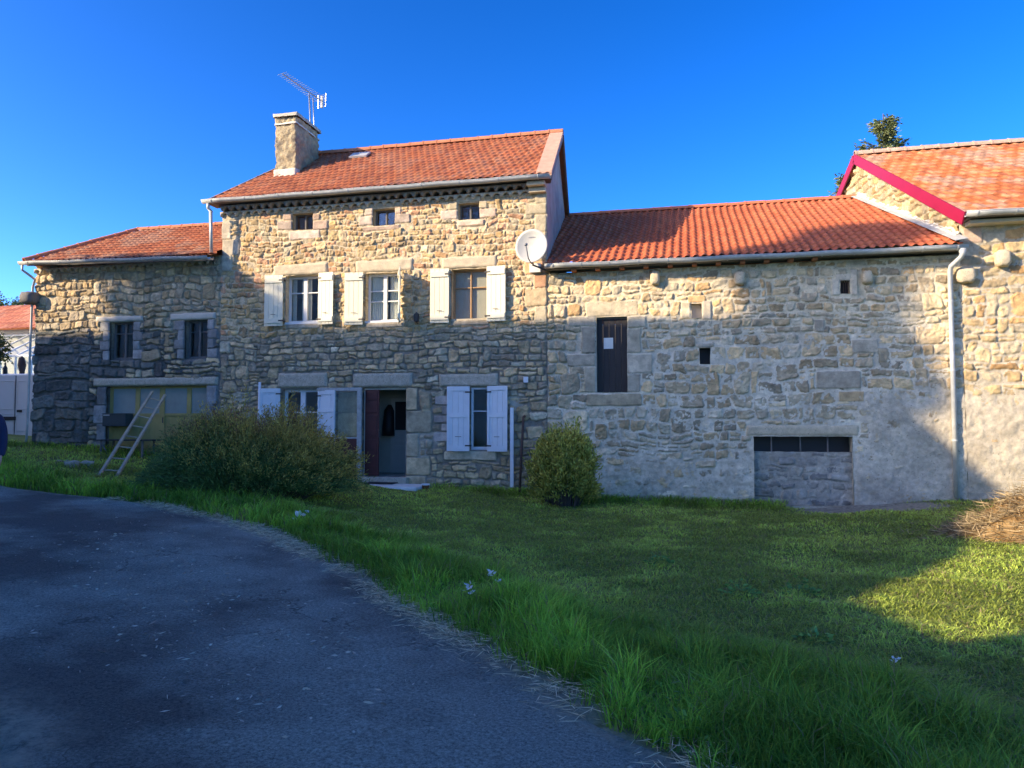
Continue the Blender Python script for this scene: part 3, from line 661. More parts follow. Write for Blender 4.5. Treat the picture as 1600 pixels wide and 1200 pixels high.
for i, (za, zb) in enumerate(((283, 318), (318, 335), (335, 362), (362, 384), (384, 408), (408, 428), (428, 450), (450, 478), (478, 505))):   # right corner quoins
    E_main.append(ex(820 if i % 2 else 835, 854.5, za+18 if i == 0 else za, zb, P_main[5:8], (.02, .035)))
for i, (za, zb) in enumerate(((325, 345), (345, 375), (375, 400), (400, 425))):
    E_main.append(ex(347.5, 362 if i % 2 else 374, za, zb, G1, (.02, .035)))
for (a, b_, c, d) in ((679, 701, 618, 632), (690, 701, 633, 648), (678, 701, 649, 660), (690, 701, 661, 674), (678, 701, 675, 690)):
    E_main.append(ex(a, b_, c, d, [(.42, .37, .33)], (.02, .03)))
for (a, b_, c, d) in ((635, 652, 606, 640), (635, 675, 641, 676), (635, 655, 677, 714), (634, 672, 715, 742), (634, 665, 743, 757), (527, 562, 612, 645), (527, 560, 645, 683)):
    E_main.append(ex(a, b_, c, d, P_low_shade[:4], (.02, .03)))
for (a, b_, c, d) in ((694, 776, 705, 719), (447, 500, 506, 514), (570, 630, 504, 512), (704, 765, 501, 509), (699, 705, 425, 500), (761, 775, 425, 500)):
    E_main.append(ex(a, b_, c, d, G1, (.02, .03)))
lM = [rc(427, 512, 412, 430), rc(556, 646, 405, 425), rc(690, 777, 400, 419), rc(434, 511, 583, 606), rc(551, 644, 583, 605), rc(686, 778, 584, 604)]
slM = lambda u, z: 1.0
zM = [dict(rect=(XM0, XB0, 3.75, 6.95), hr=(.10, .17), wr=(.12, .33), prot=(.008, .030), pal=P_main, gap=.008, bevel=.026, round=.5, big=.10, split=.10, rough=1.5),
      dict(rect=(XM0, XB0, 2.35, 3.75), hr=(.10, .18), wr=(.15, .40), prot=(.004, .032), pal=P_low_shade+[(.36, .29, .2)], gap=.010, bevel=.026, round=.45, rough=1.5),
      dict(rect=(XM0, XB0, -.4, 2.35), hr=(.13, .24), wr=(.17, .44), prot=(.0, .032), pal=P_low_shade, gap=.013, bevel=.028, round=.5, rough=1.4)]
opM = [o+(.26,) for o in oT]+[o+(.3,) for o in oU]+[oL1+(.3,), oL3+(.3,), oDoor+(.45,)]
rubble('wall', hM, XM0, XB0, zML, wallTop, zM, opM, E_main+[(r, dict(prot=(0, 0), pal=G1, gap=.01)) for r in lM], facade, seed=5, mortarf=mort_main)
for i in range(3):
    lintel(hM, lM[i], 'dressed', .035); lintel(hM, lM[3+i], 'greystone', .035)
zR = PY(858, 274, -.32)[2]+.03; zL = PY(328, 315, -.32)[2]+.03; zEm = (zR+zL)/2
mEL, mER = (-11.80, -.32, zEm), (-2.90, -.32, zEm)
yr = 2.7; pR = PY(880, 208, yr); pLr = PY(475, 246, yr); zRg = (pR[2]+pLr[2])/2
mRR, mRL = (pR[0], yr, zRg), (pLr[0], yr, zRg); yb = 5.8
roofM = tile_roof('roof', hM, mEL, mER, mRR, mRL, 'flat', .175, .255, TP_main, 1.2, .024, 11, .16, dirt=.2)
bk = MB(); bk.poly([mER, (mER[0]-.5, yb, zEm), mRR]) if False else None
bk.poly([mRL, mRR, (-3.42, yb, zEm), (-11.5, yb, zEm)]); bk.poly([mEL, mRL, (-11.5, yb, zEm)])
bk.build('rear_roof_slope', M['tileside'], hM, solid=.03)
# gable wall on the right (skewed) and the back/left walls
gA = Vector((XB0-.004, 0)); gd_ = Vector((-.40, 5.4)); gB = gA+gd_
gm = MB(); t_ = .35
def gpt(s, z, off=0): return (gA.x+gd_.x*s-off, gA.y+gd_.y*s+.03*(1 if s == 0 else 0), z)
zg = lambda y: zEm-.12+(zRg-zEm)*min((y+.42)/(yr+.42), (yb-y)/(yb-yr))
ys_ = [0.0, .5, 1.0, 1.5, 2.0, 2.5, 2.7, 3.2, 4, 4.8, 5.4]
front = [gpt(y/5.4, zg(y)) for y in ys_]
gm.poly([gpt(0, zML)]+[gpt(1, zML)]+front[::-1])
gm.poly([gpt(0, zML, t_)]+[gpt(y/5.4, zg(y), t_) for y in ys_]+[gpt(1, zML, t_)])
gm.build('gable_wall', M['plaster'], hM)
sw = MB(); sw.box(XM0+.01, XM0+.4, .06, 5.0, zML, zEm-.1); sw.box(XM0+.4, -3.8, 5.0, 5.4, zML, zEm-.1)
sw.box(XM0+.06, -3.5, .42, 5.0, 3.0, 3.15); sw.box(XM0+.06, -3.5, .42, 5.0, 5.25, 5.4); sw.box(XM0+.4, -3.5, .42, 5.0, -.2, .02)
sw.build('inner_walls_and_floors', M['inner'], hM)
lw = MB(); 
lw.box(XM0+.0, XM0+.03, .0, 5.4, 4.0, zEm-.1); lw.build('side_wall', M['plaster'], hM)
# verge: flat pale band, dark board below it
vb = MB(); off = Vector((0, 0, .05)); wv = .36
def edge_strip(a, b_, w, dz, th):
    a = Vector(a); b_ = Vector(b_); d = Vector((-w, 0, 0)); m_ = MB(); z = Vector((0, 0, dz)); t = Vector((0, 0, th))
    P = [a+z, b_+z, b_+z+d, a+z+d]; Q = [p-t for p in P]; m_.poly(P); m_.poly(Q[::-1])
    for i in range(4): m_.poly([P[i], Q[i], Q[(i+1) % 4], P[(i+1) % 4]])
    return m_
edge_strip(mER, mRR, .36, .075, .10).build('verge_band', mat('verge_mortar', (.50, .30, .20), .9, .2, 6, .004, 30), hM)
edge_strip(mRR, (-3.42, yb, zEm), .3, .07, .12).build('verge_band', M['tileside'], hM)
vd = MB(); vd.beam(Vector(mRR)+Vector((.0, 0, -.09)), Vector((-3.40, yb, zEm-.09)), .04, .16); vd.beam(Vector(mER)+Vector((-.02, 0, -.1)), Vector(mRR)+Vector((-.02, 0, -.1)), .03, .10)
vd.build('bargeboard', M['oldwood'], hM)
MB().beam(Vector(mEL)+Vector((-.0, 0, -.03)), Vector(mRL)+Vector((-.02, 0, -.0)), .10, .10).build('verge_board', M['oldwood'], hM)
sof = MB(); sof.poly([(mEL[0], mEL[1], zEm-.07), (mER[0], mER[1], zEm-.07), (mER[0]-.1, .1, zEm-.07), (mEL[0], .1, zEm-.07)]); sof.build('soffit', M['oldwood'], hM, solid=.02)
ridge_tiles('ridge_tiles', hM, (mRL[0]+.1, yr, zRg), (mRR[0], yr, zRg), .10, .40, M['tileside'], up=.02)
genoise(hM, XM0-.02, XB0-.35, zEm-.09, 2)
MB().box(XB0-.42, XB0+.0, -.30, .0, zEm-.22, zEm-.12).box(XB0-.40, XB0-.003, -.16, .0, zEm-.34, zEm-.23).build('eaves_end_stone', M['dressed'], hM, bevel=.01)
gm_ = gutter('gutter', hM, (mEL[0]-.06, -.40, zEm-.02), (mER[0]-.02, -.40, zEm-.05), .075, M['zinc'], .9)
pt = Vector((mEL[0]+.10, -.40, zEm-.1)); pe = PY(331, 396, -.30)
MB().tube([pt, pt+Vector((0, 0, -.12)), pt+Vector((.03, .1, -.2)), (pe[0], -.38, 6.9), (pe[0], -.32, pe[2])], .042, 8).build('downpipe', M['zinc'], hM, True)
# chimney
yc0 = 1.15; c0 = PY(429, 272, yc0); c1 = PY(462, 268, yc0); ct = PY(444, 178, yc0)[2]; cdep = 1.25
chm = MB(); n = 16; X0, X1, Z0, Z1 = c0[0], c1[0], c0[2]-.5, ct-.08
def rough_box(x0, x1, y0, y1, z0, z1, st, amp, seed):
    """closed box with a lumpy displaced skin"""
    V = []; Q = []; idx = {}
    nx, ny, nz__ = [max(2, int(round((b_-a)/st))) for a, b_ in ((x0, x1), (y0, y1), (z0, z1))]
    def vid(i, j, k):
        if (i, j, k) not in idx:
            x, y, z = x0+(x1-x0)*i/nx, y0+(y1-y0)*j/ny, z0+(z1-z0)*k/nz__
            nx_ = (-1 if i == 0 else 1 if i == nx else 0); ny_ = (-1 if j == 0 else 1 if j == ny else 0); nz_ = (1 if k == nz__ else 0)
            e = float(fbm((x+y)*6, z*6, seed, 3)+.5*fbm((x+y)*17, z*17, seed+3, 2))*amp; l = max(1, math.sqrt(nx_*nx_+ny_*ny_+nz_*nz_)); e2 = e-(.012 if l > 1 else 0)
            idx[(i, j, k)] = len(V); V.append((x+nx_*e2/l, y+ny_*e2/l, z+nz_*e2/l))
        return idx[(i, j, k)]
    for j in range(ny):
        for k in range(nz__):
            Q.append((vid(0, j, k), vid(0, j, k+1), vid(0, j+1, k+1), vid(0, j+1, k))); Q.append((vid(nx, j, k), vid(nx, j+1, k), vid(nx, j+1, k+1), vid(nx, j, k+1)))
    for i in range(nx):
        for k in range(nz__):
            Q.append((vid(i, 0, k), vid(i+1, 0, k), vid(i+1, 0, k+1), vid(i, 0, k+1))); Q.append((vid(i, ny, k), vid(i, ny, k+1), vid(i+1, ny, k+1), vid(i+1, ny, k)))
        for j in range(ny): Q.append((vid(i, j, nz__), vid(i+1, j, nz__), vid(i+1, j+1, nz__), vid(i, j+1, nz__)))
    return V, Q
V, Q = rough_box(X0, X1, yc0, yc0+cdep, Z0, Z1, .03, .05, 21)
chim = npmesh('chimney', V, Q, mat('chimney_render', (.40, .32, .19), .95, .35, 7, .03, 14, hue=((.24, .20, .14), 4, .5), spec=.2), None, False, roofM)
V, Q = rough_box(X0-.05, X1+.06, yc0-.06, yc0+cdep+.05, Z1-.01, Z1+.09, .045, .02, 25)
npmesh('chimney_cap', V, Q, M['greystone'], None, False, roofM)
V, Q = rough_box(X0-.02, X1+.025, yc0-.03, yc0+cdep+.03, Z1-.22, Z1-.16, .045, .02, 26)
npmesh('chimney_band', V, Q, M['cement'], None, False, roofM)
V, Q = rough_box(X0-.015, X1+.02, yc0-.035, yc0+.3, Z0, c0[2]+.12, .045, .02, 27)
npmesh('chimney_base', V, Q, M['cement'], None, False, roofM)
# skylight
zsl = lambda y: zEm+(zRg-zEm)*(y+.42)/(yr+.42)
sk = PY(562, 250, 2.1)
fl = MB(); x = sk[0]
fl.poly([(x-.26, 1.95, zsl(1.95)+.08), (x+.26, 1.95, zsl(1.95)+.08), (x+.26, 2.25, zsl(2.25)+.09), (x-.26, 2.25, zsl(2.25)+.09)])
fl.build('skylight', M['zinc'], roofM, solid=.05)
# windows
for o in oT: frame_window(hM, o, .16, M['oldwood'], 1, (), .035, mid=.04)
uw = []
uw.append(frame_window(hM, oU[0], .17, M['wframe'], 1, (.66,), .06, curtain=[(.06, .17), (.34, .62), (.80, .95)], mid=.10))
uw.append(frame_window(hM, oU[1], .17, M['wframe'], 1, (.66, .42), .055, curtain=[(.05, .42), (.6, .97)], mid=.09))
uw.append(frame_window(hM, oU[2], .17, M['wood'], 1, (.66,), .04, mid=.03))
MB().box(oU[2][0]+.04, oU[2][1]-.04, .235, .245, oU[2][2]+.05, oU[2][3]-.04).build('blind', mat('grey_blind', (.44, .38, .29), .9, .1, 5), uw[2])
for o, (sa, sb), (aL, aR) in zip(oU, ((416.5, 525), (541, 640), (674, 793)), ((3, 5), (4, 66), (3, 4))):
    wL = o[0]-PY(sa, 465)[0]-.03; wR = (PY(sb, 465)[0]-o[1]-.03) if aR < 20 else wL
    w = uw[oU.index(o)]
    sh(w, o[0]-.03, o[2]-.06, o[3]+.02, wL, -1, aL, 'plank', M['cream'])
    sh(w, o[1]+.01, o[2]-.06, o[3]+.02, wR, 1, aR, 'plank', M['cream'], label='cream plank shutter standing out from the wall' if aR > 20 else None)
for o in (oU[0], oU[1], oU[2]): MB().box(o[0]-.0, o[1]+.0, -.02, .16, o[2]-.02, o[2]+.03).build('window_sill', M['wframe'] if o is not oU[2] else M['dressed'], uw[oU.index(o)])
w1 = frame_window(hM, oL1, .14, M['white'], 1, (.62,), .07, mid=.13)
sh(w1, oL1[0]-.01, oL1[2]-.02, oL1[3]+.02, oL1[0]-PY(411, 650)[0], -1, 12, 'panel', M['white'])
sh(w1, oL1[1]+.02, PY(512, 682)[2], PY(512, 610)[2], PY(527, 650)[0]-oL1[1]-.02, 1, 6, 'panel', M['white'])
w3 = frame_window(hM, oL3, .06, M['white'], 0, (.62,), .05)
sh(w3, oL3[0]+.0, oL3[2]-.03, oL3[3]+.02, oL3[0]-PY(700.5, 655)[0], -1, 3, 'flat', M['white'])
sh(w3, oL3[1]-.0, oL3[2]-.03, oL3[3]+.02, PY(794.5, 655)[0]-oL3[1], 1, 3, 'flat', M['white'])
# porch screen left of the door
q = rc(527, 561, 610, 748); qp = PY(561, 610)[0]
ps = MB(); ps.box(PY(499, 608)[0], q[1]+.02, -.12, -.07, PY(530, 611)[2], PY(530, 606)[2]); ps.box(q[1]-.0, PY(567, 700)[0], -.13, -.06, .04, PY(563, 606)[2]); zsc = PY(545, 684)[2]
ps.box(q[0], q[1], -.115, -.075, zsc-.02, zsc+.02); ps.box(q[0]-.03, q[0], -.115, -.075, .04, PY(530, 611)[2])
scr = ps.build('porch_screen', M['wframe'] if False else mat('flaking_white_paint', (.42, .42, .40), .8, .3, 12, .003, 40), hM, bevel=.003)
MB().box(q[0], q[1], -.098, -.092, zsc+.02, PY(530, 611)[2]).build('pane', M['glass'], scr)
MB().box(q[0], q[1], -.11, -.08, .04, zsc-.02).build('lower_panel', M['reddoor'], scr)
# door, hall behind it
dx0, dx1, dz0, dz1 = oDoor; 
df = MB(); df.box(dx0, dx0+.035, .10, .17, dz0, dz1); df.box(dx1-.035, dx1, .10, .17, dz0, dz1); df.box(dx0+.035, dx1-.035, .10, .17, dz1-.04, dz1)
dfo = df.build('door_frame', M['wframe'], hM)
lf = MB(); lw_, lh = PY(590, 650)[0]-dx0-.02, dz1-dz0-.06
lf.box(0, lw_, -.04, 0, 0, lh)
for c, d in ((.10, .42), (.46, .70), (.73, .86), (.88, .985)): lf.box(.05, lw_-.05, -.055, -.0402, lh*c, lh*d)
T = Matrix.Translation((dx0+.045, .10, dz0+.02)) @ Matrix.Rotation(R_(-6), 4, 'Z'); lf.v = [tuple(T @ Vector(p)) for p in lf.v]
dleaf = lf.build('door_leaf', M['reddoor'], hM, bevel=.006); dleaf['label'] = 'dark red half door leaf folded to the left'
MB().box(dx0+.1+lw_-.06, dx0+.1+lw_-.03, .02, .06, dz0+.95, dz0+1.1).build('handle', M['iron'], dleaf)
hl = MB(); yh = 1.45
hl.box(dx0-.5, dx1+.9, yh, yh+.06, dz0, 2.9); hl.box(dx0-.56, dx0-.5, .46, yh, dz0, 2.9); hl.box(dx1+.9, dx1+.96, .46, yh, dz0, 2.9)
hl.build('hall_wall', M['inner'], hM); MB().box(dx0-.5, dx1+.9, .46, yh, dz0-.04, dz0).build('hall_floor', M['greystone'], hM)
a = PY(611, 650, yh-.03)[0]; b_ = PY(640, 650, yh-.03)[0]+.25; zt_ = PY(620, 622, yh)[2]
dd = MB(); dd.box(a, b_, yh-.06, yh-.005, dz0, zt_); 
for c, d in ((.06, .36), (.40, .52)): dd.box(a+.12, b_-.10, yh-.075, yh-.0605, dz0+(zt_-dz0)*c, dz0+(zt_-dz0)*d)
ido = dd.build('hall_door', M['innerdoor'], hM, bevel=.006)
MB().box(a+.13, b_-.09, yh-.072, yh-.0605, dz0+(zt_-dz0)*.57, dz0+(zt_-dz0)*.95).build('dark_pane', M['black'], ido)
MB().tube([(a+.05, yh-.06, dz0+1.0), (a+.05, yh-.12, dz0+1.0), (a+.14, yh-.12, dz0+1.0)], .01, 6).build('handle', M['iron'], ido)
ct_ = PY(598, 640, .9); coat = MB()
coat.tube([(ct_[0], 1.35, dz0+1.75), (ct_[0]+.0, 1.33, dz0+1.6), (ct_[0]-.02, 1.33, dz0+1.2), (ct_[0]-.02, 1.33, dz0+.95)], [.05, .13, .16, .17], 10)
tag(coat.build('hanging_coat', M['black'], None, True), 'dark coat hanging on the hall wall inside the open door', 'coat')
st_ = rc(563, 640, 745, 757); MB().box(st_[0], st_[1], -.22, .40, st_[2]-.25, dz0-.001).build('threshold_step', M['greystone'], hM, bevel=.012)

# things on and by the house
def fz(x, y): return float(gz(x, y)[0])
zs_ = PY(600, 757)[2]; s0 = GP(533, 765); sx0, sx1 = PY(531, 765, -.75)[0], PY(660, 765, -.75)[0]
V, Q = rough_box(sx0, sx1, -1.15, -.24, fz(-6.8, -.7)-.12, PY(600, 760, -.7)[2]+.035, .05, .012, 51)
slab = npmesh('doorstep_slab', V, Q, M['slab'], None, False); tag(slab, 'pale concrete slab lying before the open front door', 'doorstep')
zsl_ = PY(600, 760, -.7)[2]+.035
x0 = PY(572, 758, -.5)[0]; x1 = PY(616, 758, -.5)[0]
mt = MB(); mt.box(x0, x1, -.62, -.27, zsl_+.008, zsl_+.028); tag(mt.build('door_mat', M['black'], None, bevel=.006), 'black mat on the pale slab at the front door', 'mat')
pp = PY(665, 762, -.75); pot = MB(); zp = zsl_-.0
pot.tube([(pp[0], -.75, fz(pp[0], -.75)-.02), (pp[0], -.75, zp+.02), (pp[0], -.75, zp+.021)], [.06, .085, .092], 14)
po = pot.build('flower_pot', M['terra'], None, True); tag(po, 'small terracotta pot with white rim right of the slab', 'pot')
MB().tube([(pp[0], -.75, zp+.02), (pp[0], -.75, zp+.05)], .095, 14).build('rim', M['white'], po)
a = PY(800, 637, -.10); b_ = PY(800, 756, -.10)
pl = MB(); pl.box(a[0]-.04, a[0]+.04, -.13, -.09, b_[2]-.08, a[2]); tag(pl.build('white_post', M['white'], None, bevel=.004), 'white vertical board leaning on wall right of the shutters', 'post')
a = PY(406, 597, -.08); pl = MB(); pl.tube([(a[0], -.1, .1), (a[0], -.08, a[2])], .035, 8); tag(pl.build('white_pipe', M['white'], None, True), 'white upright pipe on wall left of the lowest left shutter', 'pipe')
a = PY(817, 652, -.16); b_ = PY(812, 770, -.25); rp = MB(); rp.tube([(b_[0], -.30, b_[2]-.1), (a[0], -.10, a[2])], .028, 8); rp.tube([(a[0], -.10, a[2]), (a[0]+.02, -.05, a[2]+.03)], .03, 8)
tag(rp.build('rusty_pole', M['rust'], None, True), 'thin rusty pole against the wall beside the yellow green shrub', 'pole')
jb = rc(819, 826, 589, 598); tag(MB().box(jb[0], jb[1], -.09, -.03, jb[2], jb[3]).build('junction_box', M['white'], None, bevel=.005), 'small white junction box on the stone wall', 'box')
jb = rc(829, 846, 413, 427); tag(MB().box(jb[0], jb[1], -.12, -.03, jb[2], jb[3]).build('cable_box', M['wframe'], None, bevel=.008), 'cream cable box under the satellite dish', 'box')
# lantern under the open shutter shadow
lt = rc(649, 658, 490, 506); lan = MB(); xc = (lt[0]+lt[1])/2; lan.box(xc-.05, xc+.05, -.17, -.07, lt[2]+.04, lt[3]-.04); lan.tube([(xc, -.12, lt[3]-.04), (xc, -.12, lt[3]+.02)], [.07, .01], 4); lan.tube([(xc, -.12, lt[2]+.03), (xc, -.03, lt[2])], .012, 6)
tag(lan.build('wall_lantern', M['iron'], None), 'small dark wall lantern between two upper windows', 'lantern')
# satellite dish
dc = PY(830, 384, -.42); dish = empty('satellite_dish', (dc[0]+.3, 0, dc[2]-.4), 'round white satellite dish on the house corner above the barn gutter', 'satellite dish')
T = Matrix.Translation(Vector(dc)) @ Matrix.Rotation(R_(-4), 4, 'Z') @ Matrix.Rotation(R_(-6), 4, 'X')
mb = MB(); rr = .375; K = 7; S_ = 36
for k in range(K+1):
    for i in range(S_):
        r = rr*k/K; a = 2*math.pi*i/S_; mb.v.append(tuple(T @ Vector((r*math.cos(a), .09*(1-(r/rr)**2), r*1.06*math.sin(a)))))
for k in range(K):
    for i in range(S_): mb.f.append((k*S_+i, k*S_+(i+1) % S_, (k+1)*S_+(i+1) % S_, (k+1)*S_+i))
dsh = mb.build('reflector', M['dish'], dish, True, solid=.012)
lt_ = MB()
for k in range(9): lt_.box(-.088+.020*k, -.074+.020*k, .052, .056, .205, .232)
lt_.v = [tuple(T @ Vector(p)) for p in lt_.v]; lt_.build('faded_lettering', M['grey'], dsh)
arm = MB(); lnb = T @ Vector((0, -.42, -.13)); arm.tube([T @ Vector((0, .06, -.40)), T @ Vector((0, -.2, -.36)), lnb], .014, 6); arm.build('feed_arm', M['grey'], dish, True)
MB().tube([lnb+Vector((0, -.04, 0)), lnb+Vector((0, .06, .03))], .032, 10).build('receiver_head', M['grey'], dish, True)
bm_ = MB(); bm_.tube([T @ Vector((0, .10, -.1)), (dc[0]+.02, -.32, dc[2]-.42), (dc[0]+.26, -.30, dc[2]-.52), (dc[0]+.36, -.02, dc[2]-.55)], .022, 8); bm_.build('wall_bracket', M['iron'], dish, True)
# antenna behind the chimney
ax, ay = PY(489, 250, yc0+cdep+.12)[0], yc0+cdep+.10
top = PY(483, 152, ay); ant = empty('roof_antenna', (ax, ay, zRg), 'long rake shaped television aerial on a mast beside the chimney', 'antenna')
MB().tube([(ax, ay, zRg-.6), (top[0], ay, top[2]+.1)], .022, 8).build('mast', M['alu'], ant, True)
MB().tube([(ax+.06, ay+.02, zRg+.2), (top[0]+.11, ay+.02, top[2]-.02)], .016, 8).build('mast_stay', M['alu'], ant, True)
P0 = Vector(PY(441, 115, ay-1.1)); P1 = Vector(PY(503, 158, ay+.35)); bmx = MB().tube([P0, P1], .016, 6); bmx.build('boom', M['alu'], ant, True)
d = (P1-P0).normalized(); sd = d.cross(Vector((0, 0, 1))).normalized(); el = MB()
sdv = (sd*.9+Vector((0, 0, -.02))).normalized()
for i in range(19):
    p = P0.lerp(P1, i/19); w = .17+.005*i; el.tube([p-sdv*w, p+sdv*w], .006, 5)
el.build('elements', M['alu'], ant)
rf = MB(); 
for k in range(-3, 4): rf.tube([P1-sdv*.16+Vector((0, 0, .06*k)), P1+sdv*.16+Vector((0, 0, .06*k))], .006, 5)
for s in (-1, 1): rf.tube([P1+sdv*.15*s+Vector((0, 0, -.2)), P1+sdv*.15*s+Vector((0, 0, .2))], .008, 5)
rf.build('reflector_grid', M['alu'], ant); MB().box(P1.x-.03, P1.x+.03, P1.y-.03, P1.y+.03, P1.z-.2, P1.z+.14).build('reflector_plate', M['dish'], ant)

# ================================================================== BARN
hB = empty('stone_barn', (1.2, 0, -.2), 'long stone barn with orange tiled roof and dark plank door beside the farmhouse', 'barn')
def mort_barn(U, Z):
    k = sst(3.0, 4.0, Z)[..., None]; c = np.array([.64, .57, .43])*(1-k)+np.array([.64, .54, .36])*k
    n = fbm(U*.8, Z*.8, 55, 3)
    rd = np.clip(sst(3.2, 4.0, U+n)*(1-sst(1.9, 2.5, Z+n*.5)) + .8*(1-sst(-.1, 1.0, Z+n*1.8)), 0, 1)
    c = c*(1-rd[..., None]*.6)+np.array([.44, .38, .28])*rd[..., None]*.6
    left = (1-sst(-3.0, -2.0, U))
    return .003+.042*rd-.027*left, c
E_b = [ex(a, b_, c, d, p, (.02, .035)) for (a, b_, c, d, p) in (
    (915, 997, 470, 494, CR), (980, 1010, 494, 512, G1), (980, 1002, 513, 552, G1), (980, 1020, 553, 583, G1), (980, 1001, 584, 613, G1), (888, 931, 494, 510, G1), (908, 931, 511, 552, G1), (886, 931, 553, 572, G1), (912, 931, 573, 613, G1), (916, 1003, 615, 634, P_barnlow[:1]),
    (1064, 1079, 472, 498, CR), (1097, 1112, 470, 500, G1), (1075, 1103, 462, 473, P_barn[4:5]), (1088, 1116, 536, 543, G1), (1300, 1312, 436, 462, G1), (1329, 1340, 420, 461, G1), (1305, 1330, 427, 437, G1),
    (1273, 1288, 500, 520, G1), (1310, 1350, 612, 628, P_barn[:1]), (1276, 1345, 580, 608, G1), (1330, 1372, 530, 552, G1))]
lB = rc(1165, 1342, 664, 682)
zB = [dict(rect=(XB0, XF0, 3.9, 5.0), hr=(.14, .24), wr=(.18, .44), prot=(.010, .030), pal=P_barn, gap=.016, bevel=.028, round=.6, rough=1.3),
      dict(rect=(XB0, XF0, 2.2, 3.9), hr=(.16, .29), wr=(.22, .54), prot=(.008, .028), pal=P_barn[:3]+P_barnlow, gap=.014, bevel=.026, round=.5, rough=1.4),
      dict(rect=(XB0, XF0, -.6, 2.2), hr=(.16, .30), wr=(.22, .58), prot=(.004, .032), pal=P_barnlow, gap=.016, bevel=.028, round=.55, rough=1.5)]
opB = [oB+(.26,)]+[o+(.3,) for o in oN]+[oLow+(.3,)]
rubble('wall', hB, XB0, XF0, zBL, 4.98, zB, opB, E_b+[(lB, dict(prot=(0, 0), pal=G1, gap=.01))], facade, seed=9, mortarf=mort_barn)
lintel(hB, lB, 'dressed', .03)
dm = MB(); n = 5
for i in range(n): x = oB[0]+(oB[1]-oB[0])*i/n; dm.box(x+.003, x+(oB[1]-oB[0])/n-.003, .10+.004*(i % 2), .14, oB[2], oB[3]-.04)
bd = dm.build('plank_door', M['darkdoor'], hB, bevel=.003)
MB().box(oB[0], oB[1], .09, .15, oB[3]-.04, oB[3]).build('door_head', M['oldwood'], bd)
pr = rc(943.5, 958, 528, 545, .1); tag(MB().box(pr[0], pr[1], .092, .0985, pr[2], pr[3]).build('paper_notice', M['paper'], None), 'white paper sheet pinned on the dark barn door', 'notice')
x0, x1, z0, z1 = oN[0]; MB().box(x0-.02, x1+.02, .17, .19, z0-.02, z1+.02).build('niche_board', M['cement'], hB)
x0, x1, z0, z1 = oN[1]; MB().box(x0-.02, x1+.02, .24, .26, z0-.02, z1+.02).build('niche_board', M['black'], hB)
gr_ = MB(); x0, x1, z0, z1 = oN[2]
for i in range(4): xx = x0+(x1-x0)*(i+.5)/4; gr_.tube([(xx, .06, z0), (xx, .06, z1)], .008, 6)
gr_.build('window_grille', M['rust'], hB); MB().box(x0-.02, x1+.02, .22, .24, z0-.02, z1+.02).build('niche_board', M['darkdoor'], hB)
# low opening, boarded with poles
x0, x1, z0, z1 = oLow; lo = MB()
zt9 = PY(1255, 706)[2]
MB().box(x0, x1, .34, .36, z0, z1).build('recess_shade_sheet', M['black'], hB)  # black sheet stands in for the shade inside the low opening
rubble('infill', hB, x0-.03, x1+.03, z0-.1, zt9, [dict(rect=(x0-.03, x1+.03, z0-.1, zt9), hr=(.12, .22), wr=(.2, .5), prot=(.0, .03), pal=[(.34, .31, .25), (.28, .26, .22), (.40, .36, .28)], gap=.012, bevel=.03, round=.5)], [], [], lambda U, Z, H: np.stack([U, .10-H, Z], -1), seed=77, mortarf=lambda U, Z: (np.full(U.shape, .004), np.tile(np.array([.38, .34, .27]), U.shape+(1,))))
MB().box(x0, x1, .11, .34, z0-.1, zt9-.02).build('infill_core', M['cement'], hB)
for pxx, a, b_ in ((1205, 683, 770), (1250, 683, 712), (1293, 683, 748)):
    t = PY(pxx, a, .1); u = PY(pxx, b_, .1); MB().tube([(t[0], .12, z1), (t[0]+.01, .12, u[2])], .016, 6).build('pole', M['oldwood'], hB, True)
for a in ((1016, 1031, 424, 446), (1147, 1164, 424, 446), (1346, 1362, 424, 444)): corbel(hB, rc(*a), 'dressed', .16)
yB, sB = 5.0, .494
zEb = PY(1180, 402, -.28)[2]+.05
bEL, bER = (XB0+.02, -.28, zEb), (XF0-.02, -.28, zEb)
rb1, rb2 = PY(895, 335.5, yB), PY(1310, 315, yB); zRb = (rb1[2]+rb2[2])/2
bRL, bRR = (XB0-.36, yB, zRb), (4.72, yB, zRb)
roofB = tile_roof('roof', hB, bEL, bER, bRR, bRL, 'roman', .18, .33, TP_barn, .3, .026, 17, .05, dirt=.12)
bk = MB(); bk.poly([bRL, bRR, (3.9, 10.2, zEb), (XB0-.6, 10.2, zEb)]); MB().poly([(bEL[0], -.27, zEb-.09), (bER[0], -.27, zEb-.09), (bER[0]-.1, .3, zEb-.05), (bEL[0], .3, zEb-.05)]).build('soffit', M['oldwood'], hB, solid=.02)
bk.build('rear_roof_slope', M['tileside'], hB, solid=.02)
MB().box(XB0, 4, 9.6, 10, zBL, zEb-.1).build('rear_wall', M['plaster'], hB)
ridge_tiles('ridge_tiles', hB, bRL, bRR, .08, .5, mat('ridge_orange', (.52, .16, .07), .8, .12), up=.02)
MB().beam((bEL[0], -.24, zEb-.06), (bER[0]-.05, -.24, zEb-.06), .03, .07).build('fascia', mat('brown_fascia', (.12, .07, .05), .7, .2), hB)
for i in range(11):
    x = PY(895+38*i, 423, -.28)[0]
    if x < 4.9: MB().box(x-.05, x+.05, -.24, .0, zEb-.15, zEb-.10).build('rafter_end', M['tileside'], hB)
gutter('gutter', hB, (bEL[0]+.0, -.36, zEb-.01), (bER[0]+.04, -.36, zEb-.04), .08, M['zinc'], .62)
gb = Vector((bER[0]-.05, -.36, zEb-.10)); pb = PY(1484, 425, -.1); pe = PY(1502, 770, -.1)
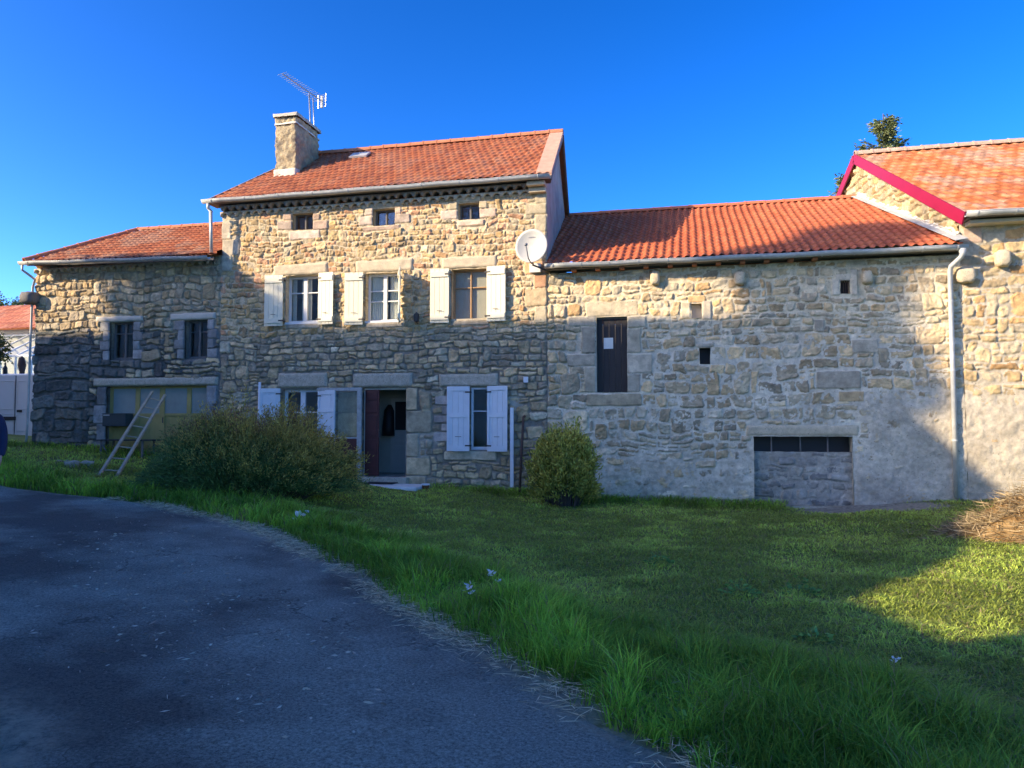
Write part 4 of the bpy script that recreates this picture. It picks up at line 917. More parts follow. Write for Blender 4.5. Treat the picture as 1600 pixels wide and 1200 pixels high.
dpipe = MB().tube([gb+Vector((0, 0, .0)), gb+Vector((0, 0, -.10)), gb+Vector((-.02, .04, -.16)), (pb[0], -.17, pb[2]+.10), (pb[0], -.11, pb[2]), (pb[0], -.10, 3), (pb[0], -.10, pe[2]-.1)], [.08, .055, .048, .048, .048, .048, .048], 12).build('downpipe', M['zinc'], hB, True)
for z in (4.0, 2.6, 1.2): MB().tube([(pb[0], -.10, z), (pb[0], -.10, z+.03)], .058, 12).build('pipe_clip', M['zinc'], dpipe)
# lead flashing + cement fillet along the right gable
GA = Vector((XF0-.01, .0, 0)); GT = Vector((4.70-XF0, 5.0, 0)).normalized(); GN = Vector((-GT.y, GT.x, 0)) if False else Vector((-abs(GT.y), GT.x*1, 0)); GN = Vector((-GT.y, GT.x, 0)); 
slope = (zRb-zEb)/(yB+.38)
def gline(y, dz, off): s = y/GT.y; p = GA+GT*s+GN*off; return Vector((p.x, p.y, zEb+slope*(y+.38)+dz))
ff = MB(); ff.poly([gline(-.36, .06, .24), gline(-.36, .10, .0), gline(5.0, .10, .0), gline(5.0, .06, .24)]); ff.build('valley_flashing', M['zinc'], hB, solid=.012)
cf = MB(); nseg = 24
for i in range(nseg):
    a, b_ = -.05+5.1*i/nseg, -.05+5.1*(i+1)/nseg; wa_, wb_ = [.07+.03*math.sin(q_*3)+.02*math.sin(q_*7) for q_ in (a, b_)]
    cf.poly([gline(a, .08, .10), gline(b_, .08, .10), gline(b_, .08+wb_*.5, .05), gline(a, .08+wa_*.5, .05)]); cf.poly([gline(a, .08+wa_*.5, .05), gline(b_, .08+wb_*.5, .05), gline(b_, .09+wb_, .0), gline(a, .09+wa_, .0)])
cf.build('cement_fillet', M['cement'], hB, True, solid=.02)

# ================================================================== RIGHT FARM BUILDING
hF = empty('gabled_farm_building', (9, 0, .1), 'stone farm building with crimson gable boards at the right edge', 'farm building')
zEf = PY(1550, 337, -.42)[2]+.06
yF = 5.0; fR = PY(1338, 241, yF); zRf = fR[2]-.05; fsl = (zRf-zEf)/(yF+.42)
def mort_farm(U, Z):
    n = fbm(U*.8, Z*.8, 66, 3); rd = 1-sst(1.7, 2.6, Z+n*.8)
    c = np.tile(np.array([.50, .43, .31]), U.shape+(1,)); c = c*(1-.45*rd[..., None])+np.array([.46, .40, .30])*.45*rd[..., None]
    return .002+.055*rd, c
zF = [dict(rect=(XF0, XF1, -.4, 5.7), hr=(.14, .27), wr=(.20, .50), prot=(.008, .032), pal=P_farm, gap=.015, bevel=.03, round=.6, rough=1.3)]
rubble('wall', hF, XF0+.001, XF1, -.4, 5.65, zF, [], [ex(1503, 1535, 355, 380, PK), ex(1536, 1570, 364, 380, G1), ex(1503, 1530, 381, 400, G1)], facade, seed=12, mortarf=mort_farm, step=.022)
corbel(hF, rc(1552, 1576, 392, 418), 'dressed', .20); corbel(hF, rc(1492, 1522, 418, 443), 'dressed', .16)
def gab(U, Z, H):
    return np.stack([GA.x+GT.x*U+GN.x*H, GA.y+GT.y*U+GN.y*H, Z+0*U], -1)
def gz_top(u): y = u*GT.y; return zEf-.10+fsl*np.minimum(y+.42, 10.4-y+.02)
keepg = lambda U, Z: (Z < gz_top(U)) & (Z > 4.9)
zG = [dict(rect=(-.02, 10.3, 4.6, 9.3), hr=(.14, .26), wr=(.2, .42), prot=(.02, .07), pal=[tuple(.8*a for a in c) for c in P_farm], gap=.012, bevel=.03, round=.6, rough=1.5)]
rubble('gable_wall', hF, .0, 10.3, 4.6, 9.2, zG, [], [], gab, keep=keepg, seed=14, mortarf=lambda U, Z: (np.full(U.shape, -.01), np.tile(np.array([.36, .30, .20]), U.shape+(1,))), step=.022)
def gp(y, z, off): s = y/GT.y; p = GA+GT*s+GN*off; return Vector((p.x, p.y, z))
ov = .12
zl = lambda y: zEf+fsl*(y+.42)
tile_roof('roof', hF, tuple(gp(-.42, zEf, ov)), (XF1+.5, -.42, zEf), (XF1+.5, yF, zRf), tuple(gp(yF, zRf, ov)), 'flat', .24, .32, TP_farm, 3, .03, 23, .55, dirt=.3)
bk = MB(); bk.poly([gp(yF, zRf, ov), (XF1+.5, yF, zRf), (XF1+.5, 10.8, zEf), gp(10.8, zEf, ov)]); bk.build('rear_roof_slope', M['tileside'], hF, solid=.03)
MB().box(XF1, XF1+.4, 0, 10.4, -.4, 5.6).box(4.6, XF1, 10, 10.4, -.4, 5.6).build('rear_wall', M['plaster'], hF)
sofm = MB(); sofm.poly([gp(-.42, zEf-.06, ov), gp(yF, zRf-.06, ov), gp(yF, zRf-.06, -.05), gp(-.42, zEf-.06, -.05)]); sofm.poly([gp(10.8, zEf-.06, ov), gp(yF, zRf-.06, ov), gp(yF, zRf-.06, -.05), gp(10.8, zEf-.06, -.05)]); sofm.build('soffit', M['oldwood'], hF, solid=.015)
bb = MB(); hh = .25
for (ya, za, yb_, zb_) in ((-.46, zl(-.46), yF, zRf), (10.8, zEf, yF, zRf)):
    p, q2 = gp(ya, za, ov+.012), gp(yb_, zb_, ov+.012); bb.beam(p+Vector((0, 0, -hh/2+.05)), q2+Vector((0, 0, -hh/2+.05)), .028, hh)
bb.build('bargeboard', M['red'], hF)
ridge_tiles('ridge_tiles', hF, tuple(gp(yF, zRf, ov)), (XF1+.5, yF, zRf), .11, .42, mat('lichened_ridge', (.48, .32, .22), .9, .3, 7), up=.02)
gutter('gutter', hF, tuple(gp(-.54, zEf+.0, ov+.02)), (XF1+.5, -.54, zEf-.02), .085, M['zinc'], .7)
MB().box(XF0+.1, XF1, -.30, .02, zEf-.16, zEf-.09).build('eaves_board', M['cement'], hF)
MB().poly([(XF0+.05, -.42, zEf-.05), (XF1, -.42, zEf-.05), (XF1, .05, zEf-.05), (XF0+.05, .05, zEf-.05)]).build('eaves_soffit', M['oldwood'], hF, solid=.02)

# ================================================================== THINGS BY THE GARAGE
def gpz(px, py, y): return Vector(PY(px, py, y))
L0, L1 = gpz(153, 742, -1.05), gpz(238, 612, -.12); R0, R1 = gpz(179, 745, -1.05), gpz(258, 617, -.12)
g1_, g2_ = GP(153, 746), GP(181, 748); L0 = Vector((g1_[0], g1_[1], fz(g1_[0], g1_[1])-.02)); R0 = Vector((g2_[0], g2_[1], fz(g2_[0], g2_[1])-.02))
lad = empty('wooden_ladder', L0, 'pale wooden ladder leaning against the ochre garage doors', 'ladder')
for a, b_ in ((L0, L1), (R0, R1)): MB().beam(a, b_, .045, .065, (1, 0, 0)).build('rail', M['ladder'], lad, bevel=.006)
for i in range(8):
    t = .07+.12*i; MB().tube([L0.lerp(L1, t), R0.lerp(R1, t)], .017, 7).build('rung', M['ladder'], lad, True)
bx0, bx1 = PY(153, 688, -.5)[0], PY(236, 688, -.5)[0]; bz = PY(195, 687, -.5)[2]
bn = empty('work_table', ((bx0+bx1)/2, -.3, bz-.5), 'low dark wooden table under the mailbox behind the ladder', 'table')
MB().box(bx0, bx1, -.55, -.02, bz-.03, bz).build('table_top', M['darkdoor'], bn)
for x, y in ((bx0+.1, -.5), (bx1-.25, -.5), (bx0+.1, -.08), (bx1-.25, -.08)): MB().box(x-.02, x+.02, y-.02, y+.02, fz(x, y)-.05, bz-.03).build('leg', M['oldwood'], bn)
MB().beam((bx0+.1, -.5, bz-.06), (bx0+.32, -.5, bz-.4), .03, .03).build('brace', M['oldwood'], bn)
mbx = rc(163, 199, 646, 666, -.1); mlb = empty('mailbox', ((mbx[0]+mbx[1])/2, -.1, mbx[2]), 'dark green metal mailbox on the garage door', 'mailbox')
MB().box(mbx[0], mbx[1], -.17, .11, mbx[2], mbx[3]-.015).build('box', M['mailbox'], mlb, bevel=.01)
MB().box(mbx[0]-.01, mbx[1]+.01, -.19, .11, mbx[3]-.013, mbx[3]+.004).build('lid', M['mailbox'], mlb, bevel=.005)
MB().box(mbx[0]+.03, mbx[0]+.22, -.176, -.1705, mbx[3]-.06, mbx[3]-.03).build('name_plate', M['alu'], mlb)
for k, (px, py) in enumerate(((100, 716), (135, 722), (112, 724))):
    p = GP(px, py+6); V, Q = rough_box(p[0]-.15, p[0]+.14, p[1]-.08, p[1]+.08, fz(p[0], p[1])-.06, fz(p[0], p[1])+.07+.02*k, .04, .05, 70+k)
    tag(npmesh('loose_stone', V, Q, M['greystone'], None, True), ('flat loose stone in the grass below the corner of the annex', 'rounded loose stone beside the garage jamb', 'thick loose stone between two others at the annex foot')[k], 'stone')

# ================================================================== BACKGROUND LEFT: van, house, conservatory
def van():
    yv = 4.2; xr = PY(48, 640, yv)[0]+.6; L_ = 5.2; x0v = xr-L_; zb = PY(20, 688, yv)[2]; zt2 = PY(20, 584, yv)[2]; g0 = zb-.28
    v = empty('white_van', ((x0v+xr)/2, yv, g0), 'white panel van parked left of the annex', 'van')
    W = 1.8; prof = [(0, .28), (0, 1.1), (.12, 1.25), (.9, 1.45), (1.5, 2.0), (1.7, 2.08), (L_-.1, 2.08), (L_, 1.95), (L_, .28)]
    k = (zt2-zb)/1.8; prof = [(x, .28+(z-.28)*k) for x, z in prof]
    mb = MB(); n = len(prof)
    for yy in (yv, yv+W):
        for x, z in prof: mb.v.append((x0v+x, yy, g0+z))
    mb.f.append(tuple(range(n))); mb.f.append(tuple(range(n, 2*n))[::-1])
    for i in range(n): mb.f.append((i, n+i, n+(i+1) % n, (i+1) % n))
    body = mb.build('body', M['vanpaint'], v, bevel=.05)
    zz = lambda f: g0+.28+1.8*k*f
    a = PY(24, 640, yv)[0]
    pn = MB()
    for (p, q3) in ((a-1.15, a-.05), (a+.05, xr-.15)):
        for (c, d) in ((.46, .90), (.14, .40)):
            pn.box(p, q3, yv-.02, yv-.004, zz(c), zz(c)+.03); pn.box(p, q3, yv-.02, yv-.004, zz(d)-.03, zz(d)); pn.box(p, p+.03, yv-.02, yv-.004, zz(c)+.03, zz(d)-.03); pn.box(q3-.03, q3, yv-.02, yv-.004, zz(c)+.03, zz(d)-.03)
    pn.build('pressed_panel', M['vanpaint'], body, bevel=.008)
    MB().box(a-1.2, a+.05, yv-.035, yv-.005, zz(.30), zz(.355)).build('side_rail', M['rubber'], body)
    MB().box(a-.02, a+.0, yv-.012, yv-.002, zz(.05), zz(.97)).build('door_gap', M['black'], body)
    MB().box(a+.10, a+.28, yv-.04, yv-.005, zz(.42), zz(.455)).build('door_handle', M['black'], body)
    MB().box(x0v+.05, xr, yv-.03, yv-.005, zz(0), zz(.05)).build('sill_trim', M['rubber'], body)
    MB().box(x0v+.95, x0v+1.6, yv-.012, yv-.003, zz(.62), zz(.9)).build('side_window', M['black'], body)
    for xx in (x0v+.95, xr-1.0):
        for yy in (yv+.05, yv+W-.25):
            w = MB().tube([(xx, yy, g0+.32), (xx, yy+.2, g0+.32)], .32, 20).build('wheel', M['rubber'], v); MB().tube([(xx, yy-.01, g0+.32), (xx, yy+.01, g0+.32)], .19, 16).build('rim', M['alu'], w)
van()
bh = empty('neighbour_house', (-33, 12, 1), 'pale neighbouring house with red canal tile roof far left', 'house')
yn = 11.0; ez = PY(30, 514, yn-.5)[2]; rz = PY(30, 478, yn+2.0)[2]; xa = PY(-120, 500, yn)[0]; xb = PY(75, 500, yn)[0]
tile_roof('roof', bh, (xa, yn-.5, ez), (xb+1, yn-.5, ez), (xb+1, yn+2.0, rz), (xa, yn+2.0, rz), 'canal', .26, .42, [(.46, .16, .09), (.52, .22, .13), (.42, .14, .08)], 1, .05, 31, .25)
MB().poly([(xa, yn+2, rz), (xb+1, yn+2, rz), (xb+1, yn+4.5, ez), (xa, yn+4.5, ez)]).build('rear_roof_slope', M['tileside'], bh)
MB().box(xa+.2, xb+.8, yn, yn+4, .6, ez+.05).build('wall', mat('white_render', (.55, .53, .48), .9, .08, 2), bh)
# conservatory in front of it
cs = empty('glass_conservatory', (-27, 9.5, 1), 'lean-to glass conservatory on the neighbouring house behind the van', 'conservatory')
y1, y2 = yn-.02, yn-2.2; zt1, zt2 = PY(30, 524, y1)[2], PY(30, 556, y2)[2]; xc0, xc1 = xa+3, PY(50, 540, y2)[0]+.0
fr = MB(); nB = 7
for i in range(nB+1):
    x = xc0+(xc1-xc0)*i/nB; fr.beam((x, y1, zt1), (x, y2, zt2), .05, .06); fr.box(x-.03, x+.03, y2-.03, y2+.03, 1.0, zt2-.03)
fr.beam((xc0, y2, zt2), (xc1, y2, zt2), .08, .09); fr.beam((xc0, y1-.03, zt1), (xc1, y1-.03, zt1), .06, .06); fr.box(xc0, xc1, y2-.03, y2+.03, 1.9, 1.98)
fr.build('frame', M['wframe'], cs)
MB().poly([(xc0, y2, zt2+.02), (xc1, y2, zt2+.02), (xc1, y1, zt1+.02), (xc0, y1, zt1+.02)]).build('roof_pane', M['glass'], cs); MB().box(xc0, xc1, y2+.005, y2+.012, 1.0, zt2-.05).build('front_pane', M['glass'], cs)
MB().poly([(xc1, y2, 1), (xc1, y1, 1), (xc1, y1, zt1-.03), (xc1, y2, zt2-.03)]).build('side_pane', M['glass'], cs)
p = PY(34, 580, 8.4); fg = MB(); fg.tube([(p[0], 8.4, p[2]-.9), (p[0]+.02, 8.4, p[2]), (p[0], 8.4, p[2]+.25), (p[0]-.03, 8.4, p[2]+.55), (p[0], 8.4, p[2]+.62)], [.06, .10, .16, .10, .02], 8)
fg.tube([(p[0], 8.4, p[2]+.1), (p[0]+.16, 8.38, p[2]+.3), (p[0]+.14, 8.38, p[2]+.55)], [.05, .04, .01], 6)
tag(fg.build('garden_sculpture', M['rust'], None, True), 'dark brown carved sculpture standing behind the white van', 'sculpture')
p = PY(8, 580, 8.4); fg = MB(); fg.tube([(p[0], 8.4, p[2]-.9), (p[0], 8.4, p[2]), (p[0], 8.4, p[2]+.14), (p[0], 8.4, p[2]+.24), (p[0], 8.4, p[2]+.36)], [.06, .09, .08, .03, .03], 8)
tag(fg.build('dark_bottle', M['black'], None, True), 'slim black bottle shaped ornament behind the white van', 'ornament')

# ================================================================== FOLIAGE HELPERS
def leaves(C, Nn, Ln, W, col, name, m, parent=None, up=None, fold=False):
    """diamond leaves at C along direction Nn"""
    n = len(C); A = Nn/np.linalg.norm(Nn, axis=1, keepdims=True); rnd = rng.normal(size=(n, 3)); B = np.cross(A, rnd); B /= np.linalg.norm(B, axis=1, keepdims=True)
    L_ = np.broadcast_to(Ln, n)[:, None]; W_ = np.broadcast_to(W, n)[:, None]
    V = np.stack([C, C+A*L_*.45+B*W_*.5, C+A*L_, C+A*L_*.45-B*W_*.5], 1).reshape(-1, 3)
    I = np.arange(n)[:, None]*4+np.array([[0, 1, 2, 3]])
    return npmesh(name, V, I, m, np.repeat(col, 4, 0), False, parent)
def shrub(root_c, rx, ry, hgt, stems, lv, lsize, name, label, colf, seed, pw=2.4, lobe=.34, slim=.27):
    g = np.random.default_rng(seed); th = empty(name, root_c, label, 'shrub'); C = np.array(root_c)
    CC = []; NN = []; st = MB(); rel = []
    for s in range(stems):
        a = g.uniform(0, 2*np.pi); q = np.sqrt(g.random()); b0 = C+np.array([np.cos(a)*q*rx*.45, np.sin(a)*q*ry*.45, 0])
        z_ = (1-q**pw)**.5 if q < 1 else 0; lob = 1+lobe*float(fbm(np.cos(a)*q*1.9+seed, np.sin(a)*q*1.9, 130+seed, 2)); z_ = max(.20, z_*lob)*g.uniform(.74, 1.04)*(g.uniform(1.08, 1.25) if g.random() < .07 else 1); q *= (1+.30*float(fbm(np.cos(a)*1.3+seed, np.sin(a)*1.3+z_*2, 140+seed, 2)))
        tip = C+np.array([np.cos(a)*q*rx*g.uniform(.9, 1.08), np.sin(a)*q*ry, hgt*z_])
        midp = (b0+tip)/2+np.array([0, 0, .15*hgt])*(q)
        t = np.linspace(0, 1, 7)[:, None]; cv = b0*(1-t)**2+2*midp*t*(1-t)+tip*t**2
        if s % 3 == 0: st.tube([tuple(p) for p in cv], [.010*(1-i/8) for i in range(7)], 4, False)
        k = int(lv*g.uniform(.6, 1.3)); tt_ = g.uniform(.25, 1, k)**.8; P = b0*(1-tt_[:, None])**2+2*midp*tt_[:, None]*(1-tt_[:, None])+tip*tt_[:, None]**2
        P = P+g.normal(size=(k, 3))*(.05+.03*(1-tt_[:, None])); dr = (tip-b0)/np.linalg.norm(tip-b0)+g.normal(size=(k, 3))*.55
        CC.append(P); NN.append(dr); rel.append(np.stack([tt_, np.full(k, g.random()), np.full(k, q)], -1))
    CC = np.concatenate(CC); NN = np.concatenate(NN); rel = np.concatenate(rel); CC[:, 2] = np.maximum(CC[:, 2], C[2]+.02)
    col = colf(CC, rel, g); leaves(CC, NN, g.uniform(.7, 1.4, len(CC))*lsize, lsize*slim, col, 'leaves', M['leaf'], th)
    st.build('stems', M['bark'], th); return th
c = GP(393, 792); c2 = np.array([c[0], c[1]+1.15, float(Gs(c[0], c[1]+1.2))-.05])
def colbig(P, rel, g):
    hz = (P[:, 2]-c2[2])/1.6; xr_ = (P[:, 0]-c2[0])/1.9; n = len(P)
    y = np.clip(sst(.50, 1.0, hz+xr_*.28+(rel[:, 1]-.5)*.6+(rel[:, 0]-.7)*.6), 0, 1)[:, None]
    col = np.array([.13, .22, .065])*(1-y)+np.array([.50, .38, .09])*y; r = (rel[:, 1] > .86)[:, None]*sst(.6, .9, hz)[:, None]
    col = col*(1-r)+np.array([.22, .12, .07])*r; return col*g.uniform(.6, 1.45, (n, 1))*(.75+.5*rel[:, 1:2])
xw = 1.08*(PY(560, 730, c2[1])[0]-PY(232, 730, c2[1])[0])/2; hgt = PY(390, 640, c2[1])[2]-c2[2]
c2[0] = (PY(560, 730, c2[1])[0]+PY(232, 730, c2[1])[0])/2
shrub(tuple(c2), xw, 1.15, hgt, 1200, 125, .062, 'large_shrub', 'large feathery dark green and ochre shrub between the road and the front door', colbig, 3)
c = GP(882, 793); c3 = np.array([c[0]-.12, c[1]+.55, float(Gs(c[0], c[1]+.5))-.03])
def colsm(P, rel, g):
    n = len(P); y = np.clip(rel[:, 0]*.7+(rel[:, 1]-.5)*.8, 0, 1)[:, None]; col = np.array([.23, .27, .05])*(1-y)+np.array([.60, .52, .11])*y; return col*g.uniform(.6, 1.4, (n, 1))
xw3 = (PY(938, 730, c3[1])[0]-PY(828, 730, c3[1])[0])/2
shrub(tuple(c3), xw3, .6, PY(882, 678, c3[1])[2]-c3[2], 400, 75, .08, 'small_shrub', 'rounded yellow green shrub against the barn wall by the rusty pole', colsm, 8, 5.5, .16, .42)

# ================================================================== FIR TREE AND TREES
def fir(x, y, zb, H, Rb, name, label, seed, dens=1.0, group=None, cone=1.0):
    g = np.random.default_rng(seed); th = empty(name, (x, y, zb), label, 'tree', group)
    tr = MB(); tr.tube([(x+.05*math.sin(k), y, zb+H*k/8) for k in range(9)], [max(.02, .02*H*(1-k/8.2)) for k in range(9)], 8); tr.build('trunk', M['bark'], th, True)
    CC = []; NN = []; CB = []; lb = MB(); z = .12*H
    while z < H*.985:
        f = 1-z/H; L0_ = Rb*(f**.8*.95+.05)
        for k in range(int(g.integers(5, 8))):
            a = g.uniform(0, 2*np.pi); L_ = L0_*g.uniform(.45, 1.12); d = np.array([np.cos(a), np.sin(a), 0]); s = np.linspace(0, 1, 7)
            pts = np.array([x, y, zb+z])+d*s[:, None]*L_+np.array([0, 0, 1])*(s[:, None]**2*.42*L_-s[:, None]*.05*L_)
            lb.tube([tuple(p) for p in pts], [.012*L_*(1-q_*.9)+.004 for q_ in s], 4, False)
            n = int(90*L_*dens+10); t = g.uniform(.12, 1, n); P = np.array([x, y, zb+z])+d*t[:, None]*L_+np.array([0, 0, 1])*(t[:, None]**2*.42*L_-t[:, None]*.05*L_)
            side = np.cross(d, [0, 0, 1]); w = (.30*L_*(1-t*.75))*g.uniform(-1, 1, n); P = P+side*w[:, None]+g.normal(size=(n, 3))*.05+np.array([0, 0, -1])*(np.abs(w)*.25)[:, None]
            dr = d+side*np.sign(w)[:, None]*.8+g.normal(size=(n, 3))*.45; CC.append(P); NN.append(dr); CB.append(np.full(n, g.random()))
        z += g.uniform(.22, .36)*H/14*(1.0)
    CC = np.concatenate(CC); NN = np.concatenate(NN); CB = np.concatenate(CB)[:, None]
    col = (np.array([.08, .14, .055])*(1-CB)+np.array([.20, .20, .08])*CB)*g.uniform(.6, 1.4, (len(CC), 1))
    leaves(CC, NN, g.uniform(.12, .24, len(CC)), .06, col, 'crown', M['needle'], th); lb.build('branches', M['bark'], th)
tf = PY(1378, 178, 19.0); fir(tf[0], 19.0, 0, tf[2], 5.0, 'fir_tree', 'dark fir tree rising behind the crimson gable', 41, 1.7)
tf2 = PY(1326, 262, 17.0); fir(tf2[0]-.1, 17.0, 0, tf2[2], 3.0, 'fir_tree', 'low fir top just visible left of the crimson gable', 43, 1.0)
def broad(x, y, zb, H, Rc, label, seed, n=9000, ls=.16, col=(.05, .075, .02), nm='broadleaf_tree', squash=1.0, ty=1.0, trunk=True, group=None, spread=.17):
    g = np.random.default_rng(seed); th = empty(nm, (x, y, zb), label, 'tree', group); tr = MB(); hb = H-2*Rc*squash
    tr.tube([(x, y, zb-.2), (x+.05, y, zb+max(.8, hb)*.6), (x-.05, y, zb+H*.75)], [.035*H, .028*H, .01*H], 9)
    cc = []; nb = 26
    for k in range(nb):
        v = g.normal(size=3); v /= np.linalg.norm(v); q = g.random()**.4; p = np.array([x, y, zb+H-Rc*squash])+v*np.array([Rc, Rc*ty, Rc*squash])*q*.85; cc.append(p)
        tr.tube([(x, y, zb+max(.8, hb)*.7), tuple((p+np.array([x, y, zb+hb]))/2), tuple(p)], [.014*H, .009*H, .004*H], 5, False)
    tr.build('trunk', M['bark'], th, True); cc = np.array(cc); w = g.integers(0, nb, n); P = cc[w]+g.normal(size=(n, 3))*Rc*spread
    c_ = np.array(col)*g.uniform(.55, 1.5, (n, 1))*(g.uniform(.75, 1.3, nb)[w])[:, None]
    leaves(P, g.normal(size=(n, 3)), g.uniform(.7, 1.3, n)*ls, ls*.6, c_, 'crown', M['leaf'], th); return th
p = PY(-2, 545, 2.5); broad(p[0]-.35, 2.5, 1.0, p[2]+.5-1.0, .55, 'small leafy tree at the left edge before the neighbouring house', 61, 2600, .09, (.07, .09, .02))
p = PY(2, 462, 34); broad(p[0]-1.0, 34, 2, p[2]-2+.3, 2.6, 'dark tree top behind the red tiled roof at far left', 62, 9000, .2)
p = PY(24, 474, 38); broad(p[0]+.4, 38, 2, p[2]-2+.3, 1.6, 'second distant tree peeping over the red tiled roof', 63, 5000, .2)

# ================================================================== STRAW HEAP
hp = GP(1498, 852); hc = np.array([hp[0]+1.80, hp[1]+.75]); n = 60; A, Rr = np.meshgrid(np.linspace(0, 2*np.pi, 73), np.linspace(0, 1, 26), indexing='ij')
HX = hc[0]+np.cos(A)*Rr*1.75; HY = hc[1]+np.sin(A)*Rr*1.1; prof = (1-Rr**1.7)
def heaph(x, y):
    r = np.hypot((x-hc[0])/1.75, (y-hc[1])/1.1); return np.clip(1-np.clip(r, 0, 1)**1.7, 0, 1)*.74*(1+fbm(x*1.6, y*1.6, 95, 3)*.9+fbm(x*5, y*5, 98, 2)*.35)
HZ = Gs(HX, HY)+heaph(HX, HY)+fbm(HX*7, HY*7, 96, 3)*.06*(1-Rr)-.03
sh_ = empty('straw_heap', (hc[0], hc[1], float(Gs(hc[0], hc[1]))), 'golden heap of straw and manure in the sun at the right edge', 'straw heap')
npmesh('mound', np.stack([HX, HY, HZ], -1).reshape(-1, 3), grid_faces(73, 26), mat('dung', (.22, .13, .05), .95, .35, 9, .03, 20, hue=((.38, .25, .11), 5, .45), spec=.1), None, True, sh_)
g = np.random.default_rng(97); ns = 9000; r = np.sqrt(g.random(ns))*np.where(g.random(ns) < .12, 1.28, 1); a = g.uniform(0, 2*np.pi, ns); X_ = hc[0]+np.cos(a)*r*1.8; Y_ = hc[1]+np.sin(a)*r*1.15
Z_ = Gs(X_, Y_)+heaph(X_, Y_)+g.uniform(-.01, .05, ns); dr = np.stack([g.normal(size=ns), g.normal(size=ns), g.normal(size=ns)*.35], -1)
leaves(np.stack([X_, Y_, Z_], -1), dr, g.uniform(.08, .34, ns), .010, np.where(g.random((ns, 1)) < .35, np.array([.20, .15, .08]), np.array([.46, .35, .19]))*g.uniform(.4, 1.3, (ns, 1)), 'straw', M['straw'], sh_)

# ================================================================== GRASS
def blades(P, hgt, w, lean, col, name, label, m, g, az=None):
    n = len(P); a = g.uniform(0, 2*np.pi, n) if az is None else az; d = np.stack([np.cos(a), np.sin(a), np.zeros(n)], -1); sd_ = np.stack([-np.sin(a+g.normal(0, .6, n)), np.cos(a+g.normal(0, .6, n)), np.zeros(n)], -1)
    h = hgt[:, None]; l = (lean*hgt)[:, None]; W_ = w[:, None]; up = np.array([0, 0, 1.0])
    m1 = P+up*h*.55+d*l*.35; tp = P+up*h*np.maximum(.3, .98-.28*lean[:, None])+d*l
    V = np.stack([P-sd_*W_*.5, P+sd_*W_*.5, m1+sd_*W_*.42, m1-sd_*W_*.42, tp], 1).reshape(-1, 3); I = np.arange(n)[:, None]*5
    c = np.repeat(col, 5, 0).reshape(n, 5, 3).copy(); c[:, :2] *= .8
    o = npmesh(name, V, I+np.array([[0, 1, 2, 3]]), m, c.reshape(-1, 3), False, None, I+np.array([[3, 2, 4]]))
    tag(o, label, 'grass', kind='stuff'); return o
g = np.random.default_rng(101)
def sample(n, r0, r1, a0, a1, ex_=.5):
    r = (r0**ex_+(r1**ex_-r0**ex_)*g.random(n))**(1/ex_); a = R_(90)+YAW-np.radians(g.uniform(a0, a1, n)); return CAM[0]+r*np.cos(a), CAM[1]+r*np.sin(a), r
NB = 620000
X_, Y_, Rr_ = sample(NB, 2.6, 26, -50, 50, .62)
dR = road_dist(X_, Y_); br = bare(X_, Y_); heap_ = np.hypot((X_-hc[0])/1.65, (Y_-hc[1])/1.0) < 1
ok = (dR > .03) & (Y_ < -.03) & (X_ < 14) & (br < g.uniform(.15, 1, NB)) & ~heap_ & ~((X_ > sx0) & (X_ < sx1) & (Y_ > -1.18)) & (Y_ > -19)
lft = (X_ < -3) & (inside(X_, Y_, np.concatenate([ELs, [[-2.4, -80], [-90, -80], [-90, -3]]]))); 
X_, Y_, Rr_, dR, lft = X_[ok], Y_[ok], Rr_[ok], dR[ok], lft[ok]; n = len(X_)
cl_ = fbm(X_*1.1, Y_*1.1, 111, 3); cl2 = fbm(X_*4.5, Y_*4.5, 112, 2)
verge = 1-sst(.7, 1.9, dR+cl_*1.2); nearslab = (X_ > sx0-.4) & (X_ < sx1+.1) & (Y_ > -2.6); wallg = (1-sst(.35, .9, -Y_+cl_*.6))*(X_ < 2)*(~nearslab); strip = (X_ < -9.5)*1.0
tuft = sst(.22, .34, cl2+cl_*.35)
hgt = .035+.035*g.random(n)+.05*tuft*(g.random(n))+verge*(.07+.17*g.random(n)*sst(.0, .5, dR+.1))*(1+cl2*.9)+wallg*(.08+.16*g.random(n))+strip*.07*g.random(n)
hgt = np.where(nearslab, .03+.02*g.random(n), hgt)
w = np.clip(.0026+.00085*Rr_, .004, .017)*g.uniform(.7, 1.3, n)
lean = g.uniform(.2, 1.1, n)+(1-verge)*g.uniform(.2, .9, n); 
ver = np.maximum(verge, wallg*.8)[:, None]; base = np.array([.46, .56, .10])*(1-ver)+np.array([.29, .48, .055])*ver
dry = (g.random(n) < .13*(1-verge*.7)+.10*sst(0, .3, cl_))[:, None]; clump_tone = sst(-.2, .35, cl_+cl2*.4)[:, None]  # last factor: random lighter and darker clumps of blade colour
col = base*(.72+.56*clump_tone); col = np.where(dry, np.array([.30, .25, .12]), col)*g.uniform(.65, 1.4, (n, 1))
P = np.stack([X_, Y_, gz(X_, Y_)-.005], -1)
blades(P, hgt, w, lean, col, 'grass', 'green lawn and tall verge grass between the road and the stone buildings', M['grass'], g)
